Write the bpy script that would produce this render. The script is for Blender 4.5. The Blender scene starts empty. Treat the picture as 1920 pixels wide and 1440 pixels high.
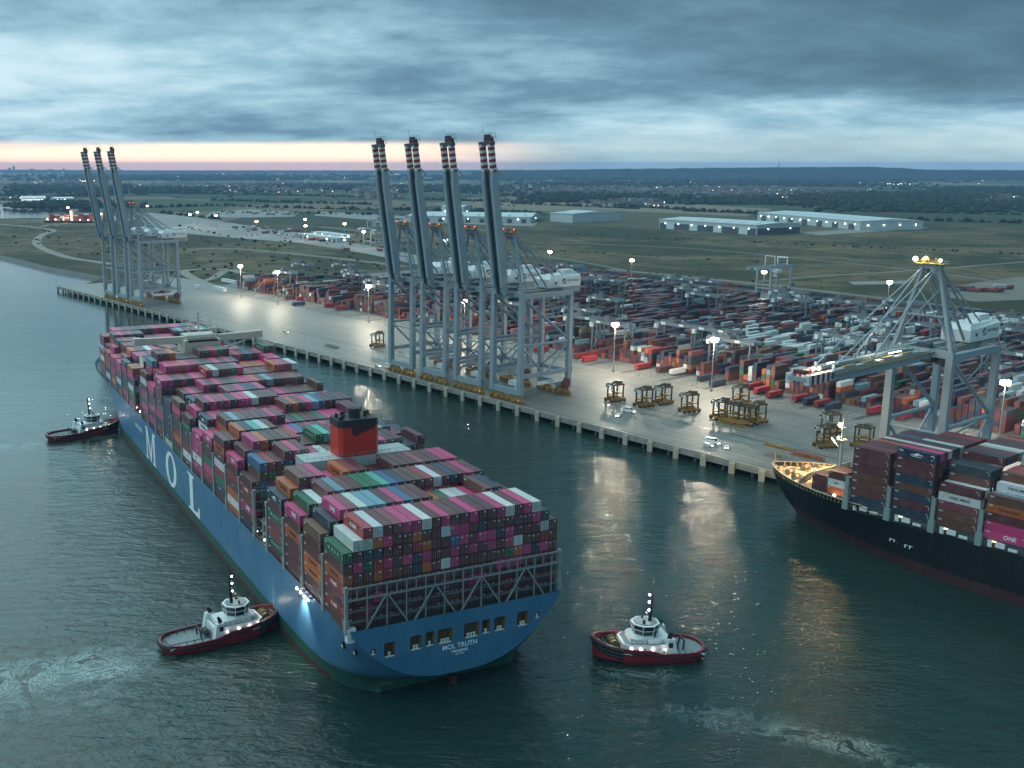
import bpy, bmesh, math, random
import numpy as np
from mathutils import Vector, Matrix
HAZE=0.00005
R=math.radians; rnd=random.Random(7)
C=bpy.context.scene.collection
# ------------------------------------------------------------------ camera
F,CX,CY,PIT,H=1956.,741.,720.,.2077,125.6
cam=bpy.data.cameras.new('camera'); co=bpy.data.objects.new('camera',cam); C.objects.link(co)
co.location=(0,0,H); co.rotation_euler=(math.pi/2-PIT,0,0)
cam.sensor_width=36; cam.lens=F/1920*36; cam.shift_x=(960-CX)/1920; cam.clip_start=1; cam.clip_end=60000
bpy.context.scene.camera=co
# ------------------------------------------------------------------ world, sun, exposure
sc=bpy.context.scene
sc.view_settings.view_transform='Standard'; sc.view_settings.look='None'; sc.view_settings.gamma=1
sc.view_settings.exposure=0.72; sc.view_settings.use_curve_mapping=False
sc.cycles.max_bounces=6; sc.cycles.diffuse_bounces=2; sc.cycles.glossy_bounces=3; sc.cycles.transmission_bounces=2
sc.cycles.caustics_reflective=False; sc.cycles.caustics_refractive=False; sc.cycles.use_denoising=True
sc.cycles.sample_clamp_indirect=4
W=bpy.data.worlds.new('World'); sc.world=W; W.use_nodes=True
def NT(nt):
    nt.nodes.clear()
    def n(t,ins=None,**kw):
        x=nt.nodes.new(t)
        for k,v in kw.items(): setattr(x,k,v)
        for k,v in (ins or {}).items():
            s=x.inputs[k]
            if hasattr(v,'bl_idname') and hasattr(v,'is_output'): nt.links.new(v,s)
            else: s.default_value=v
        return x
    def m(op,a,b=0.0,c=None):
        d={0:a,1:b}
        if c is not None: d[2]=c
        return n('ShaderNodeMath',d,operation=op).outputs[0]
    def ss(x,a,b):   # smoothstep a->b
        t=n('ShaderNodeMapRange',{'Value':x,'From Min':a,'From Max':b,'To Min':0.0,'To Max':1.0},interpolation_type='SMOOTHSTEP')
        return t.outputs[0]
    def mix(f,a,b,mode='MIX'):
        x=n('ShaderNodeMix',None,data_type='RGBA',blend_type=mode)
        for i,v in ((0,f),(6,a),(7,b)):
            s=x.inputs[i]
            if hasattr(v,'is_output'): nt.links.new(v,s)
            elif i and len(v)==3: s.default_value=(*v,1)
            else: s.default_value=v
        return x.outputs[2]
    return n,m,ss,mix
n,m,ss,mix=NT(W.node_tree)
tc=n('ShaderNodeTexCoord').outputs['Generated']
sp=n('ShaderNodeSeparateXYZ',{0:tc}); X,Y,Z=sp.outputs
zz=m('ADD',m('MAXIMUM',Z,0.0),.15)
px=m('DIVIDE',X,zz); py=m('DIVIDE',Y,zz)
def nz(sx,sy,off,sc_,det,ro,di): return n('ShaderNodeTexNoise',{'Vector':n('ShaderNodeCombineXYZ',{0:m('MULTIPLY',px,sx),1:m('MULTIPLY',py,sy),2:off}).outputs[0],'Scale':sc_,'Detail':det,'Roughness':ro,'Distortion':di}).outputs[0]
n1=nz(1.15,1.25,3.3,1.0,9.,.55,.2); n2=nz(.32,.40,9.1,.9,3.,.5,.3); n3=nz(3.4,3.6,5.2,1.3,6.,.6,.3)
az=m('DIVIDE',X,m('ADD',m('ABSOLUTE',Y),.05))
val=m('ADD',m('MULTIPLY',n1,.66),m('ADD',m('MULTIPLY',n2,.62),m('MULTIPLY',n3,.22)))
val=m('ADD',val,m('MULTIPLY',m('MULTIPLY',ss(az,-.12,.50),ss(Z,.035,.09)),-.20))
val=m('ADD',val,m('MULTIPLY',ss(az,.05,-.45),m('ADD',.13,m('MULTIPLY',ss(Z,.05,.14),.06))))
val=m('ADD',val,m('MULTIPLY',ss(Z,.060,.022),m('ADD',-.035,m('MULTIPLY',ss(az,-.1,.3),.07))))
f1=ss(val,.41,1.06)
ramp=n('ShaderNodeValToRGB',{0:f1})
cr=ramp.color_ramp; cr.elements[0].color=(.055,.110,.152,1); cr.elements[1].color=(.42,.54,.60,1)
e=cr.elements.new(.36); e.color=(.102,.198,.268,1)
e=cr.elements.new(.68); e.color=(.205,.350,.425,1)
cloud=ramp.outputs[0]
# clear strip under the cloud sheet, glowing where the sun went down
wv=nz(.16,.05,1.2,2.2,6.,.6,.4)
strip_edge=m('ADD',Z,m('MULTIPLY',m('SUBTRACT',wv,.5),.014))
dsun=m('ADD',m('MULTIPLY',X,-.27),m('MULTIPLY',Y,.963))
glow=m('MULTIPLY',ss(strip_edge,.0225,.0150),ss(dsun,.895,.975))
streak=ss(nz(.05,.5,2.2,1.4,5.,.6,.2),.40,.62)
glowcol=mix(ss(Z,.010,-.004),mix(streak,(.55,.45,.43),(.95,.70,.53)),(.80,.47,.38))
pal=m('MULTIPLY',m('MULTIPLY',ss(strip_edge,.040,.012),ss(az,-.05,.25)),.65)
cloud=mix(pal,cloud,(.30,.395,.42))
dsr=m('ADD',m('MULTIPLY',X,.52),m('MULTIPLY',Y,.854))
bk=m('MULTIPLY',m('MULTIPLY',ss(wv,.42,.56),ss(Z,.033,.026)),m('MULTIPLY',ss(Z,.010,.018),ss(dsr,.984,.997)))
cloud=mix(m('MULTIPLY',bk,.9),cloud,(.58,.52,.43))
cloud=mix(glow,cloud,glowcol)
cloud=mix(ss(Z,.15,.45),cloud,mix(1.,cloud,(1.5,1.72,1.62),'MULTIPLY'))
cloud=mix(m('MULTIPLY',m('MULTIPLY',ss(az,.12,-.22),ss(Z,.14,.23)),m('MULTIPLY',ss(Z,.75,.45),ss(Y,-.1,.3))),cloud,mix(1.,cloud,(1.75,1.85,1.85),'MULTIPLY'))
cloud=mix(ss(Z,-.02,-.2),cloud,(.06,.08,.09))
bg=n('ShaderNodeBackground',{'Color':cloud,'Strength':1.0})
n('ShaderNodeOutputWorld',{0:bg.outputs[0]})
sl=bpy.data.lights.new('sun','SUN'); sl.energy=.35; sl.angle=R(40); sl.color=(1,.95,.88)
so=bpy.data.objects.new('sun',sl); C.objects.link(so); so.rotation_euler=Vector((-.35,.50,.95)).to_track_quat('Z','Y').to_euler()
# ------------------------------------------------------------------ helpers
pc,ps=math.cos(PIT),math.sin(PIT)
def P(u,v,z=5.):         # the point of the plane at height z that was measured at (u, v) of the survey photograph
    x=(u-CX)/F; w=(v-CY)/F; d=(x,pc-w*ps,-w*pc-ps); t=(z-H)/d[2]
    return Vector((d[0]*t,d[1]*t,z))
def proj(p):
    z=p[2]-H; d=p[1]*pc-z*ps; w=-(z*pc+p[1]*ps)
    return (CX+F*p[0]/d,CY+F*w/d,d)
Q0=Vector((151.9,401.8,0)); SD=Vector((-.60390238,.79705829,0)); ND=Vector((.79705829,.60390238,0)); QA=math.atan2(ND.y,ND.x)
def Q(s,nn,z=5.): p=Q0+SD*s+ND*nn; return Vector((p.x,p.y,z))
def sn(u,v,z=5.): d=P(u,v,z)-Q0; return d.x*SD.x+d.y*SD.y, d.x*ND.x+d.y*ND.y
SO=Vector((15.06,235.95,0)); SF=Vector((-.42112578,.90700225,0)); SR=Vector((.90700225,.42112578,0)); SA=math.atan2(SR.y,SR.x)
def ordn(i): return ['first','second','third','fourth','fifth','sixth','seventh','eighth','ninth','tenth','eleventh','twelfth','thirteenth','fourteenth','fifteenth','sixteenth','seventeenth','eighteenth','nineteenth','twentieth','twenty-first','twenty-second','twenty-third','twenty-fourth','twenty-fifth'][i]
MATS={}
def M(name,col,rough=.55,metal=0.,var=.18,scale=.35,emit=0.,spec=.4,dirt=0.,coat=0.):
    if name in MATS: return MATS[name]
    mt=bpy.data.materials.new(name); mt.use_nodes=True
    n,m,ss,mix=NT(mt.node_tree)
    b=n('ShaderNodeBsdfPrincipled',{'Roughness':rough,'Metallic':metal,'Specular IOR Level':spec,'Coat Weight':coat})
    if emit:
        e=n('ShaderNodeEmission',{'Color':(*col,1),'Strength':emit}); n('ShaderNodeOutputMaterial',{0:e.outputs[0]})
        MATS[name]=mt; return mt
    o=n('ShaderNodeTexCoord').outputs['Object']
    ns=n('ShaderNodeTexNoise',{'Vector':o,'Scale':scale,'Detail':6.,'Roughness':.62}).outputs[0]
    f=m('MULTIPLY',m('SUBTRACT',ns,.5),var*4)
    c=mix(ss(f,-.5,.5),tuple(x*(1-var) for x in col),tuple(min(1,x*(1+var)) for x in col))
    if dirt:
        n3=n('ShaderNodeTexNoise',{'Vector':n('ShaderNodeVectorMath',{0:o,1:(1.,1.,.12)},operation='MULTIPLY').outputs[0],'Scale':1.2,'Detail':5.}).outputs[0]
        c=mix(m('MULTIPLY',ss(n3,.52,.75),dirt),c,(.09,.065,.05))
    mt.node_tree.links.new(c,b.inputs['Base Color'])
    n('ShaderNodeOutputMaterial',{0:b.outputs[0]})
    MATS[name]=mt; return mt
class MB:
    def __init__(s): s.v=[]; s.f=[]; s.m=[]
    def add(s,vs,fs,mi=0):
        k=len(s.v); s.v+= [tuple(x) for x in vs]; s.f+=[tuple(i+k for i in f) for f in fs]; s.m+=[mi]*len(fs)
    def box(s,c,d,mi=0,rz=0.,ry=0.,rx=0.):
        mt=Matrix.Rotation(rz,3,'Z')@Matrix.Rotation(ry,3,'Y')@Matrix.Rotation(rx,3,'X')
        c=Vector(c); vs=[c+mt@Vector((x*d[0]/2,y*d[1]/2,z*d[2]/2)) for z in(-1,1) for y in(-1,1) for x in(-1,1)]
        s.add(vs,[(0,2,3,1),(4,5,7,6),(0,1,5,4),(2,6,7,3),(0,4,6,2),(1,3,7,5)],mi)
    def beam(s,p,q,w,h=None,mi=0,w2=None,h2=None):
        p=Vector(p);q=Vector(q);h=h or w;w2=w2 or w;h2=h2 or (h if w2==w else w2)
        d=(q-p).normalized(); up=Vector((0,0,1)) if abs(d.z)<.95 else Vector((0,1,0))
        a=d.cross(up).normalized(); b=a.cross(d)
        vs=[p+a*x*w/2+b*y*h/2 for x,y in((-1,-1),(1,-1),(1,1),(-1,1))]+[q+a*x*w2/2+b*y*h2/2 for x,y in((-1,-1),(1,-1),(1,1),(-1,1))]
        s.add(vs,[(0,3,2,1),(4,5,6,7),(0,1,5,4),(1,2,6,5),(2,3,7,6),(3,0,4,7)],mi)
    def tube(s,p,q,r,r2=None,k=8,mi=0):
        p=Vector(p);q=Vector(q);r2=r if r2 is None else r2
        d=(q-p).normalized(); up=Vector((0,0,1)) if abs(d.z)<.95 else Vector((0,1,0))
        a=d.cross(up).normalized(); b=a.cross(d)
        vs=[c+(a*math.cos(2*math.pi*i/k)+b*math.sin(2*math.pi*i/k))*rr for c,rr in((p,r),(q,r2)) for i in range(k)]
        s.add(vs,[(i,(i+1)%k,k+(i+1)%k,k+i) for i in range(k)]+[tuple(range(k))[::-1],tuple(range(k,2*k))],mi)
    def prism(s,poly,z0,z1,mi=0,top=None):
        k=len(poly); vs=[(x,y,z0) for x,y in poly]+[(x,y,z1) for x,y in (top or poly)]
        s.add(vs,[(i,(i+1)%k,k+(i+1)%k,k+i) for i in range(k)]+[tuple(range(k))[::-1],tuple(range(k,2*k))],mi)
    def ball(s,c,r,mi=0,k=8,sz=1.):
        vs=[];fs=[];c=Vector(c); hh=k//2
        for i in range(hh+1):
            t=math.pi*i/hh
            for j in range(k): vs.append(c+Vector((math.sin(t)*math.cos(2*math.pi*j/k),math.sin(t)*math.sin(2*math.pi*j/k),math.cos(t)*sz))*r)
        for i in range(hh):
            for j in range(k): fs.append((i*k+j,(i+1)*k+j,(i+1)*k+(j+1)%k,i*k+(j+1)%k))
        s.add(vs,fs,mi)
    def mesh(s,name,mats):
        me=bpy.data.meshes.new(name); me.from_pydata(s.v,[],s.f)
        for mt in mats: me.materials.append(mt)
        if len(mats)>1: me.polygons.foreach_set('material_index',s.m)
        me.update(); return me
    def build(s,name,mats,parent=None,smooth=False,loc=None,rz=0.):
        if not isinstance(mats,(list,tuple)): mats=[mats]
        me=s.mesh(name,mats)
        if smooth: me.polygons.foreach_set('use_smooth',[True]*len(me.polygons))
        return link(name,me,parent,loc,rz)
def link(name,data,parent=None,loc=None,rz=0.):
    o=bpy.data.objects.new(name,data); C.objects.link(o)
    if parent: o.parent=parent
    if loc is not None: o.location=loc
    o.rotation_euler=(0,0,rz); return o
def tag(o,label,cat,group=None,kind=None):
    if label: o['label']=label
    if cat: o['category']=cat
    if group: o['group']=group
    if kind: o['kind']=kind
    return o
def thing(name,label,cat,loc,rz=0.,group=None):
    return tag(link(name,None,None,loc,rz),label,cat,group)
def dup(root,loc,rz,label,group=None):
    r=root.copy(); C.objects.link(r); r.location=loc; r.rotation_euler=(0,0,rz); r['label']=label
    if group: r['group']=group
    for ch in KIDS(root):
        c=ch.copy(); C.objects.link(c); c.parent=r
        for g in KIDS(ch):
            d=g.copy(); C.objects.link(d); d.parent=c
    return r
def KIDS(o): return list(o.children)
def struct(o): o['kind']='structure'; return o
TXT={}
def text_mesh(s,size,mat,depth=.02,spacing=1.,name='lettering'):
    k=(s,size,mat.name,spacing)
    if k in TXT: return TXT[k]
    cu=bpy.data.curves.new(name,'FONT'); cu.body=s; cu.size=size; cu.extrude=depth; cu.align_x='CENTER'; cu.align_y='CENTER'; cu.space_character=spacing; cu.resolution_u=3; cu.offset=.012*size
    o=bpy.data.objects.new(name,cu); C.objects.link(o)
    dg=bpy.context.evaluated_depsgraph_get(); me=bpy.data.meshes.new_from_object(o.evaluated_get(dg))
    me.name=name; me.materials.clear(); me.materials.append(mat)
    bpy.data.objects.remove(o); TXT[k]=me; return me
def put_text(s,size,mat,parent,loc,xdir,ydir=(0,0,1),name='lettering',spacing=1.,stretch=1.):
    o=link(name,text_mesh(s,size,mat,.02,spacing),parent,loc)
    x=Vector(xdir).normalized(); y=Vector(ydir).normalized(); z=x.cross(y)
    o.rotation_euler=Matrix((x,y,z)).transposed().to_euler()
    if stretch!=1.: o.scale=(1,stretch,1)
    return o
# palettes
white_paint=M('white paint',(.62,.64,.65),.45,dirt=.25)
steel=M('blue grey crane paint',(.245,.30,.345),.45,var=.10,dirt=.12)
steel_dark=M('dark crane steel',(.06,.07,.08),.5)
bogie=M('rusty yellow machinery',(.30,.165,.035),.55,var=.35,scale=.9,dirt=.4)
yel=M('yellow rail paint',(.25,.19,.06),.5)
red_p=M('red paint',(.36,.025,.03),.5)
black=M('black rubber',(.012,.012,.013),.6)
glass=M('dark glass',(.012,.017,.02),.08,spec=.8,var=.02)
txt_white=M('white lettering paint',(.75,.76,.76),.5,var=.06)
txt_dark=M('dark lettering paint',(.03,.04,.05),.5)
lampm=M('lit lamp glass',(1,.84,.58),emit=16.)
lampw=M('white lit lamp',(1,.95,.86),emit=14.)
lampd=M('deck flood glass',(1,.94,.84),emit=4.5)
lampo=M('orange lit lamp',(1,.62,.22),emit=30.)
lampr=M('red warning lamp',(1,.12,.08),emit=1.6)
def light(name,loc,power,col=(1,.82,.58),rad=1.2,parent=None,spot=None,aim=None):
    l=bpy.data.lights.new(name,'SPOT' if spot else 'POINT'); l.energy=power; l.color=col; l.shadow_soft_size=rad
    if spot: l.spot_size=R(spot); l.spot_blend=.7
    o=bpy.data.objects.new(name,l); C.objects.link(o); o.location=loc
    if parent: o.parent=parent
    if aim is not None: o.rotation_euler=(Vector(loc)-Vector(aim)).to_track_quat('Z','Y').to_euler()
    return o
# ------------------------------------------------------------------ water
def water_mat():
    mt=bpy.data.materials.new('river water'); mt.use_nodes=True
    n,m,ss,mix=NT(mt.node_tree)
    o=n('ShaderNodeTexCoord').outputs['Object']
    def mp(rot,sx,sy): return n('ShaderNodeMapping',{'Vector':o,'Rotation':(0,0,R(rot)),'Scale':(sx,sy,1)}).outputs[0]
    def ns(v,s,d=3.,r=.55,dist=0.): return n('ShaderNodeTexNoise',{'Vector':v,'Scale':s,'Detail':d,'Roughness':r,'Distortion':dist}).outputs[0]
    big=ns(mp(20,1,1.8),.035,3.,.5,.6); mid=ns(mp(-28,1,2.4),.12,4.,.6,.8); small=ns(mp(12,1,1.7),.42,3.,.6,.3); cap=ns(mp(50,1,1.3),1.1,2.)
    sep=n('ShaderNodeSeparateXYZ',{0:o}); ox,oy=sep.outputs[0],sep.outputs[1]
    # calmer water upstream, choppy where the tugs work
    calm=ss(m('SUBTRACT',m('MULTIPLY',oy,.45),ox),230.,480.)
    chop=m('ADD',m('MULTIPLY',m('SUBTRACT',1.,calm),.36),.06)
    hgt=m('ADD',m('ADD',m('MULTIPLY',big,2.4),m('MULTIPLY',mid,1.5)),m('ADD',m('MULTIPLY',small,.62),m('MULTIPLY',cap,.22)))
    bmp=n('ShaderNodeBump',{'Height':m('MULTIPLY',hgt,chop),'Strength':1.0,'Distance':1.0})
    # foam: torn threads inside the propeller wash of the tugs
    wob=n('ShaderNodeTexNoise',{'Vector':o,'Scale':.05,'Detail':3.}).outputs[1]
    ow=n('ShaderNodeVectorMath',{0:o,1:n('ShaderNodeVectorMath',{0:wob,1:(22.,22.,0.)},operation='MULTIPLY').outputs[0]},operation='ADD').outputs[0]
    silt=ns(mp(0,1,1),.012,3.)
    th=ns(ow,.11,5.,.62,1.2); ridge=ss(m('ABSOLUTE',m('SUBTRACT',th,.5)),m('ADD',.012,m('MULTIPLY',silt,.05)),.003)
    th2=ns(ow,.33,5.,.65,1.5); ridge2=ss(m('ABSOLUTE',m('SUBTRACT',th2,.5)),.045,.005)
    tot=None
    for (ax,ay,bx,by,w,st) in ((-60,252,-180,212,13,1.2),(-66,240,-160,222,20,.6),(-80,226,-150,205,9,.5),(50,243,84,242,5,.5),(82,216,112,204,6,.6),(98,200,150,175,10,.55),(60,225,100,212,8,.3),(-62,252,-38,244,4,.35),(-128,478,-95,470,4,.35),(-160,460,-225,440,12,.6),(-150,470,-120,480,6,.4)):
        L=math.hypot(bx-ax,by-ay); ux,uy=(bx-ax)/L,(by-ay)/L
        al=m('ADD',m('MULTIPLY',m('SUBTRACT',ox,ax),ux),m('MULTIPLY',m('SUBTRACT',oy,ay),uy))
        la=m('ABSOLUTE',m('ADD',m('MULTIPLY',m('SUBTRACT',ox,ax),-uy),m('MULTIPLY',m('SUBTRACT',oy,ay),ux)))
        k=m('MULTIPLY',m('MULTIPLY',ss(la,w*1.1,w*.3),m('MULTIPLY',ss(al,-L*.05,L*.12),ss(al,L*1.1,L*.6))),st)
        tot=k if tot is None else m('MAXIMUM',tot,k)
    foam=m('MULTIPLY',m('MULTIPLY',tot,ss(ns(ow,.045,4.,.6),.36,.58)),m('MAXIMUM',m('ADD',m('MULTIPLY',ridge,.5),m('MULTIPLY',ss(th,.42,.62),.14)),m('MULTIPLY',m('MULTIPLY',ridge2,ss(th,.46,.58)),.9)))
    col=mix(ss(silt,.35,.65),(.008,.025,.020),(.013,.033,.026))
    col=mix(foam,col,(.32,.42,.42))
    b=n('ShaderNodeBsdfPrincipled',{'Base Color':col,'Roughness':m('ADD',m('MULTIPLY',foam,.4),m('SUBTRACT',.075,m('MULTIPLY',calm,.01))),'IOR':1.33,'Specular IOR Level':.5,'Normal':bmp.outputs[0]})
    n('ShaderNodeOutputMaterial',{0:b.outputs[0]}); return mt
b=MB(); b.add([(-22000,-1200,0),(21900,-1200,0),(21900,21000,0),(-22000,21000,0)],[(0,1,2,3)])
water=struct(b.build('water',water_mat()))
# ------------------------------------------------------------------ ground
def ground_mat():
    mt=bpy.data.materials.new('meadows and fields'); mt.use_nodes=True
    n,m,ss,mix=NT(mt.node_tree)
    o=n('ShaderNodeTexCoord').outputs['Object']
    sep=n('ShaderNodeSeparateXYZ',{0:o}); oy=sep.outputs[1]; ox=sep.outputs[0]
    def ns(s,d=5.,r=.6,dist=0.,sc=(1,1,1)): return n('ShaderNodeTexNoise',{'Vector':n('ShaderNodeVectorMath',{0:o,1:sc},operation='MULTIPLY').outputs[0],'Scale':s,'Detail':d,'Roughness':r,'Distortion':dist}).outputs[0]
    a=ns(.004,6.,.62,.4); c=ns(.03,5.); d=ns(.25,4.)
    marsh=mix(ss(a,.40,.60),(.046,.046,.024),(.150,.108,.060))
    marsh=mix(ss(c,.45,.66),marsh,(.034,.050,.020))
    marsh=mix(m('MULTIPLY',ss(ns(.009,5.,.6,1.),.56,.70),.7),marsh,(.19,.155,.10))
    marsh=mix(m('MULTIPLY',ss(d,.4,.7),.4),marsh,(.03,.03,.02))
    vv=n('ShaderNodeVectorMath',{0:n('ShaderNodeMapping',{'Vector':o,'Rotation':(0,0,R(28)),'Scale':(1/420,1/700,1)}).outputs[0],1:(0,0,0)},operation='ADD').outputs[0]
    vo=n('ShaderNodeTexVoronoi',{'Vector':vv,'Scale':1.,'Randomness':.9})
    r0=n('ShaderNodeSeparateColor',{0:vo.outputs['Color']}).outputs[0]
    fr=n('ShaderNodeValToRGB',{0:r0}); fr.color_ramp.interpolation='CONSTANT'
    els=[(0,(.046,.054,.030)),(.2,(.058,.078,.036)),(.38,(.17,.135,.082)),(.52,(.044,.056,.030)),(.66,(.092,.088,.048)),(.78,(.22,.18,.125)),(.9,(.04,.064,.03))]
    for i,(p_,c_) in enumerate(els):
        e=fr.color_ramp.elements[i] if i<2 else fr.color_ramp.elements.new(p_)
        e.position=p_; e.color=(*c_,1)
    fld=mix(.22,fr.outputs[0],mix(ss(c,.3,.7),(.03,.035,.02),(.09,.085,.06)))
    col=mix(ss(m('ADD',oy,m('MULTIPLY',a,600.)),2350.,2600.),marsh,fld)
    b=n('ShaderNodeBsdfPrincipled',{'Base Color':col,'Roughness':.95,'Specular IOR Level':.1})
    n('ShaderNodeOutputMaterial',{0:b.outputs[0]}); return mt
def poly_sheet(name,pts,z,mat,zs=None):
    bm=bmesh.new(); vs=[bm.verts.new((p[0],p[1],z)) for p in pts]
    es=[bm.edges.new((vs[i],vs[(i+1)%len(vs)])) for i in range(len(vs))]
    bmesh.ops.triangle_fill(bm,use_beauty=True,edges=es)
    for f in bm.faces:
        if f.normal.z<0: f.normal_flip()
    me=bpy.data.meshes.new(name); bm.to_mesh(me); bm.free(); me.materials.append(mat)
    return link(name,me)
qa=Q(-2600,45); qb=Q(800,45)
land=[qa[:2],qb[:2],Q(812,20)[:2],(-318,1150),(-411,1255),(-543,1438),(-900,1900),(-1150,2250),(-1040,2400),(-887,2420),(-826,2450),(-735,2395),(-640,2310),(-585,2340),(-560,2500),(-620,2720),(-720,2818),(-828,2950),(-1026,3172),(-1300,3478),(-2500,4600),(-21000,9000),(-21500,20900),(21500,20900),(21500,-1100),(2500,-1100)]
struct(poly_sheet('ground',land,3.9,ground_mat()))
# stone bank between meadow and river
bank=M('wet bank stone',(.085,.085,.08),.9,var=.5,scale=.3)
b=MB(); bl=land[2:22]
for i in range(len(bl)-1):
    a_,c_=Vector(bl[i]),Vector(bl[i+1]); d=(c_-a_).normalized(); nn_=Vector((-d.y,d.x))
    if i: pass
    e0=(Vector(bl[max(i-1,0)])-a_); 
    def outw(j):
        d1=(Vector(bl[j])-Vector(bl[max(j-1,0)])); d2=(Vector(bl[min(j+1,len(bl)-1)])-Vector(bl[j])); d_=(d1+d2).normalized(); return Vector((-d_.y,d_.x))*-1
    o1,o2=outw(i)*-13,outw(i+1)*-13
    b.add([(a_.x,a_.y,3.95),(c_.x,c_.y,3.95),(c_.x+o2.x,c_.y+o2.y,-.6),(a_.x+o1.x,a_.y+o1.y,-.6)],[(0,1,2,3)])
struct(b.build('river_bank',bank))
# hills on the skyline
hm=M('wooded hillside',(.018,.026,.022),.95,var=.5,scale=.004,spec=.05)
def ridge(y0,depth,prof,name):
    vs=[];fs=[];N=len(prof); K=6
    for i,(x,h) in enumerate(prof):
        for k in range(K+1):
            t=k/K; hh=h*math.sin(min(1,t*1.25)*math.pi/2)*(1 if t<=.8 else 1-(t-.8)*1.2)
            vs.append((x*(1+t*.18),y0+depth*t+300*math.sin(x*.0007),3.5+max(.2,hh)*(0.02+.98*min(1,t*1.6)) if k else 3.0))
    for i in range(N-1):
        for k in range(K): fs.append((i*(K+1)+k,(i+1)*(K+1)+k,(i+1)*(K+1)+k+1,i*(K+1)+k+1))
    b=MB(); b.add(vs,fs); return struct(b.build(name,hm,smooth=True))
def prof(x0,x1,y,rows,nz=3.5):
    out=[]
    for i in range(140):
        x=x0+(x1-x0)*i/139; u=CX+F*x/(y*1.0); k=0
        for j in range(len(rows)-1):
            if rows[j][0]<=u<=rows[j+1][0]:
                t=(u-rows[j][0])/(rows[j+1][0]-rows[j][0]); k=rows[j][1]*(1-t)+rows[j+1][1]*t
        hgt=H-(k-307.8)/F*y*1.015 if k else 4
        out.append((x,max(4,hgt+nz*math.sin(i*1.7)*.5+nz*rnd.uniform(-.5,.5))))
    return out
ridge(8200,1600,prof(600,9500,9300,[(700,322),(880,320.5),(1010,318),(1130,316.5),(1290,314.5),(1370,313.5),(1460,313),(1530,312.5),(1590,315.5),(1625,318.3),(1800,318.7),(2300,317),(2700,321)]),'hills')
ridge(14500,2500,prof(-6500,1800,16000,[(-60,318.8),(150,318.3),(330,319.2),(560,319.2),(780,319.5),(960,318.2),(1050,320)],2.),'hills')
# ------------------------------------------------------------------ quay
def concrete(name,col,joint,rough=.5):
    mt=bpy.data.materials.new(name); mt.use_nodes=True
    n,m,ss,mix=NT(mt.node_tree)
    o=n('ShaderNodeTexCoord').outputs['Object']
    a=n('ShaderNodeTexNoise',{'Vector':o,'Scale':.03,'Detail':6.,'Roughness':.65}).outputs[0]
    st=n('ShaderNodeTexNoise',{'Vector':n('ShaderNodeVectorMath',{0:o,1:(1.,.06,1.)},operation='MULTIPLY').outputs[0],'Scale':.25,'Detail':5.,'Roughness':.6}).outputs[0]
    c=mix(ss(a,.3,.7),tuple(x*.78 for x in col),tuple(x*1.12 for x in col))
    c=mix(m('MULTIPLY',ss(st,.50,.72),.6),c,tuple(x*.40 for x in col))
    s2=n('ShaderNodeTexNoise',{'Vector':n('ShaderNodeVectorMath',{0:o,1:(.05,1.,1.)},operation='MULTIPLY').outputs[0],'Scale':.5,'Detail':4.}).outputs[0]
    c=mix(m('MULTIPLY',ss(s2,.60,.72),.45),c,tuple(x*.45 for x in col))
    oil=n('ShaderNodeTexNoise',{'Vector':o,'Scale':.16,'Detail':4.,'Roughness':.5}).outputs[0]
    c=mix(m('MULTIPLY',ss(oil,.64,.74),.6),c,tuple(x*.3 for x in col))
    c=mix(m('MULTIPLY',ss(oil,.34,.26),.5),c,tuple(min(1,x*1.6) for x in col))
    bk=n('ShaderNodeTexBrick',{'Vector':o,'Scale':1.,'Mortar Size':.2,'Brick Width':14.,'Row Height':9.}); bk.offset=0
    c=mix(m('MULTIPLY',bk.outputs['Fac'],joint),c,tuple(x*.45 for x in col))
    b=n('ShaderNodeBsdfPrincipled',{'Base Color':c,'Roughness':m('ADD',m('MULTIPLY',a,.35),rough-.18),'Specular IOR Level':.5})
    n('ShaderNodeOutputMaterial',{0:b.outputs[0]}); return mt
apron_m=concrete('quay concrete',(.155,.147,.130),.6,.58); yard_m=concrete('yard concrete',(.125,.118,.105),.4,.6)
asph=M('terminal asphalt',(.055,.057,.058),.7,var=.3,scale=.08)
qm=M('quay edge concrete',(.27,.25,.22),.7,var=.3,scale=.25,dirt=.5)
def qbox(b,s0,s1,n0,n1,z0,z1,mi=0): b.box(((n0+n1)/2,(s0+s1)/2,(z0+z1)/2),(n1-n0,s1-s0,z1-z0),mi)
QO=(Q0.x,Q0.y,0)
S0,S1=-420.,818.
b=MB(); qbox(b,S0,S1,-.4,134,3.1,5.0); quay=struct(b.build('quay',apron_m,None,loc=QO,rz=QA))
b=MB(); qbox(b,S0,S1,34,134,-2,3.095); qbox(b,S0,S1,-.9,1.3,2.5,3.09); qbox(b,S0-.1,S1+.1,-.75,-.405,3.3,5.25); qbox(b,S0,S1,-.404,.15,5.003,5.25); b.build('edge_beam',qm,quay)
b=MB(); b.box((-1.45,0,1.9),(.8,2.4,5.0)); b.box((-.8,0,4.6),(1.0,2.8,.6)); b.box((-1.0,0,1.5),(.5,1.4,2.2)); fp=M('fender panel facing',(.40,.36,.29),.6,var=.25,scale=.6,dirt=.5)
fo=b.build('fender_panel',fp,quay); pm=M('quay piles',(.16,.15,.14),.8,dirt=.5)
b=MB(); [b.tube((x,0,-3),(x,0,3.1),.65,k=8) for x in(1.5,9,17,25)]; po=b.build('pile',pm,quay)
i=0; s=S1-4
fo.location=(0,s,0); po.location=(0,s+6,0)
while s>-120:
    s-=14.2
    for q,ds in((fo,0),(po,6)):
        c=q.copy(); C.objects.link(c); c.parent=quay; c.location=(0,s+ds,0)
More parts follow.
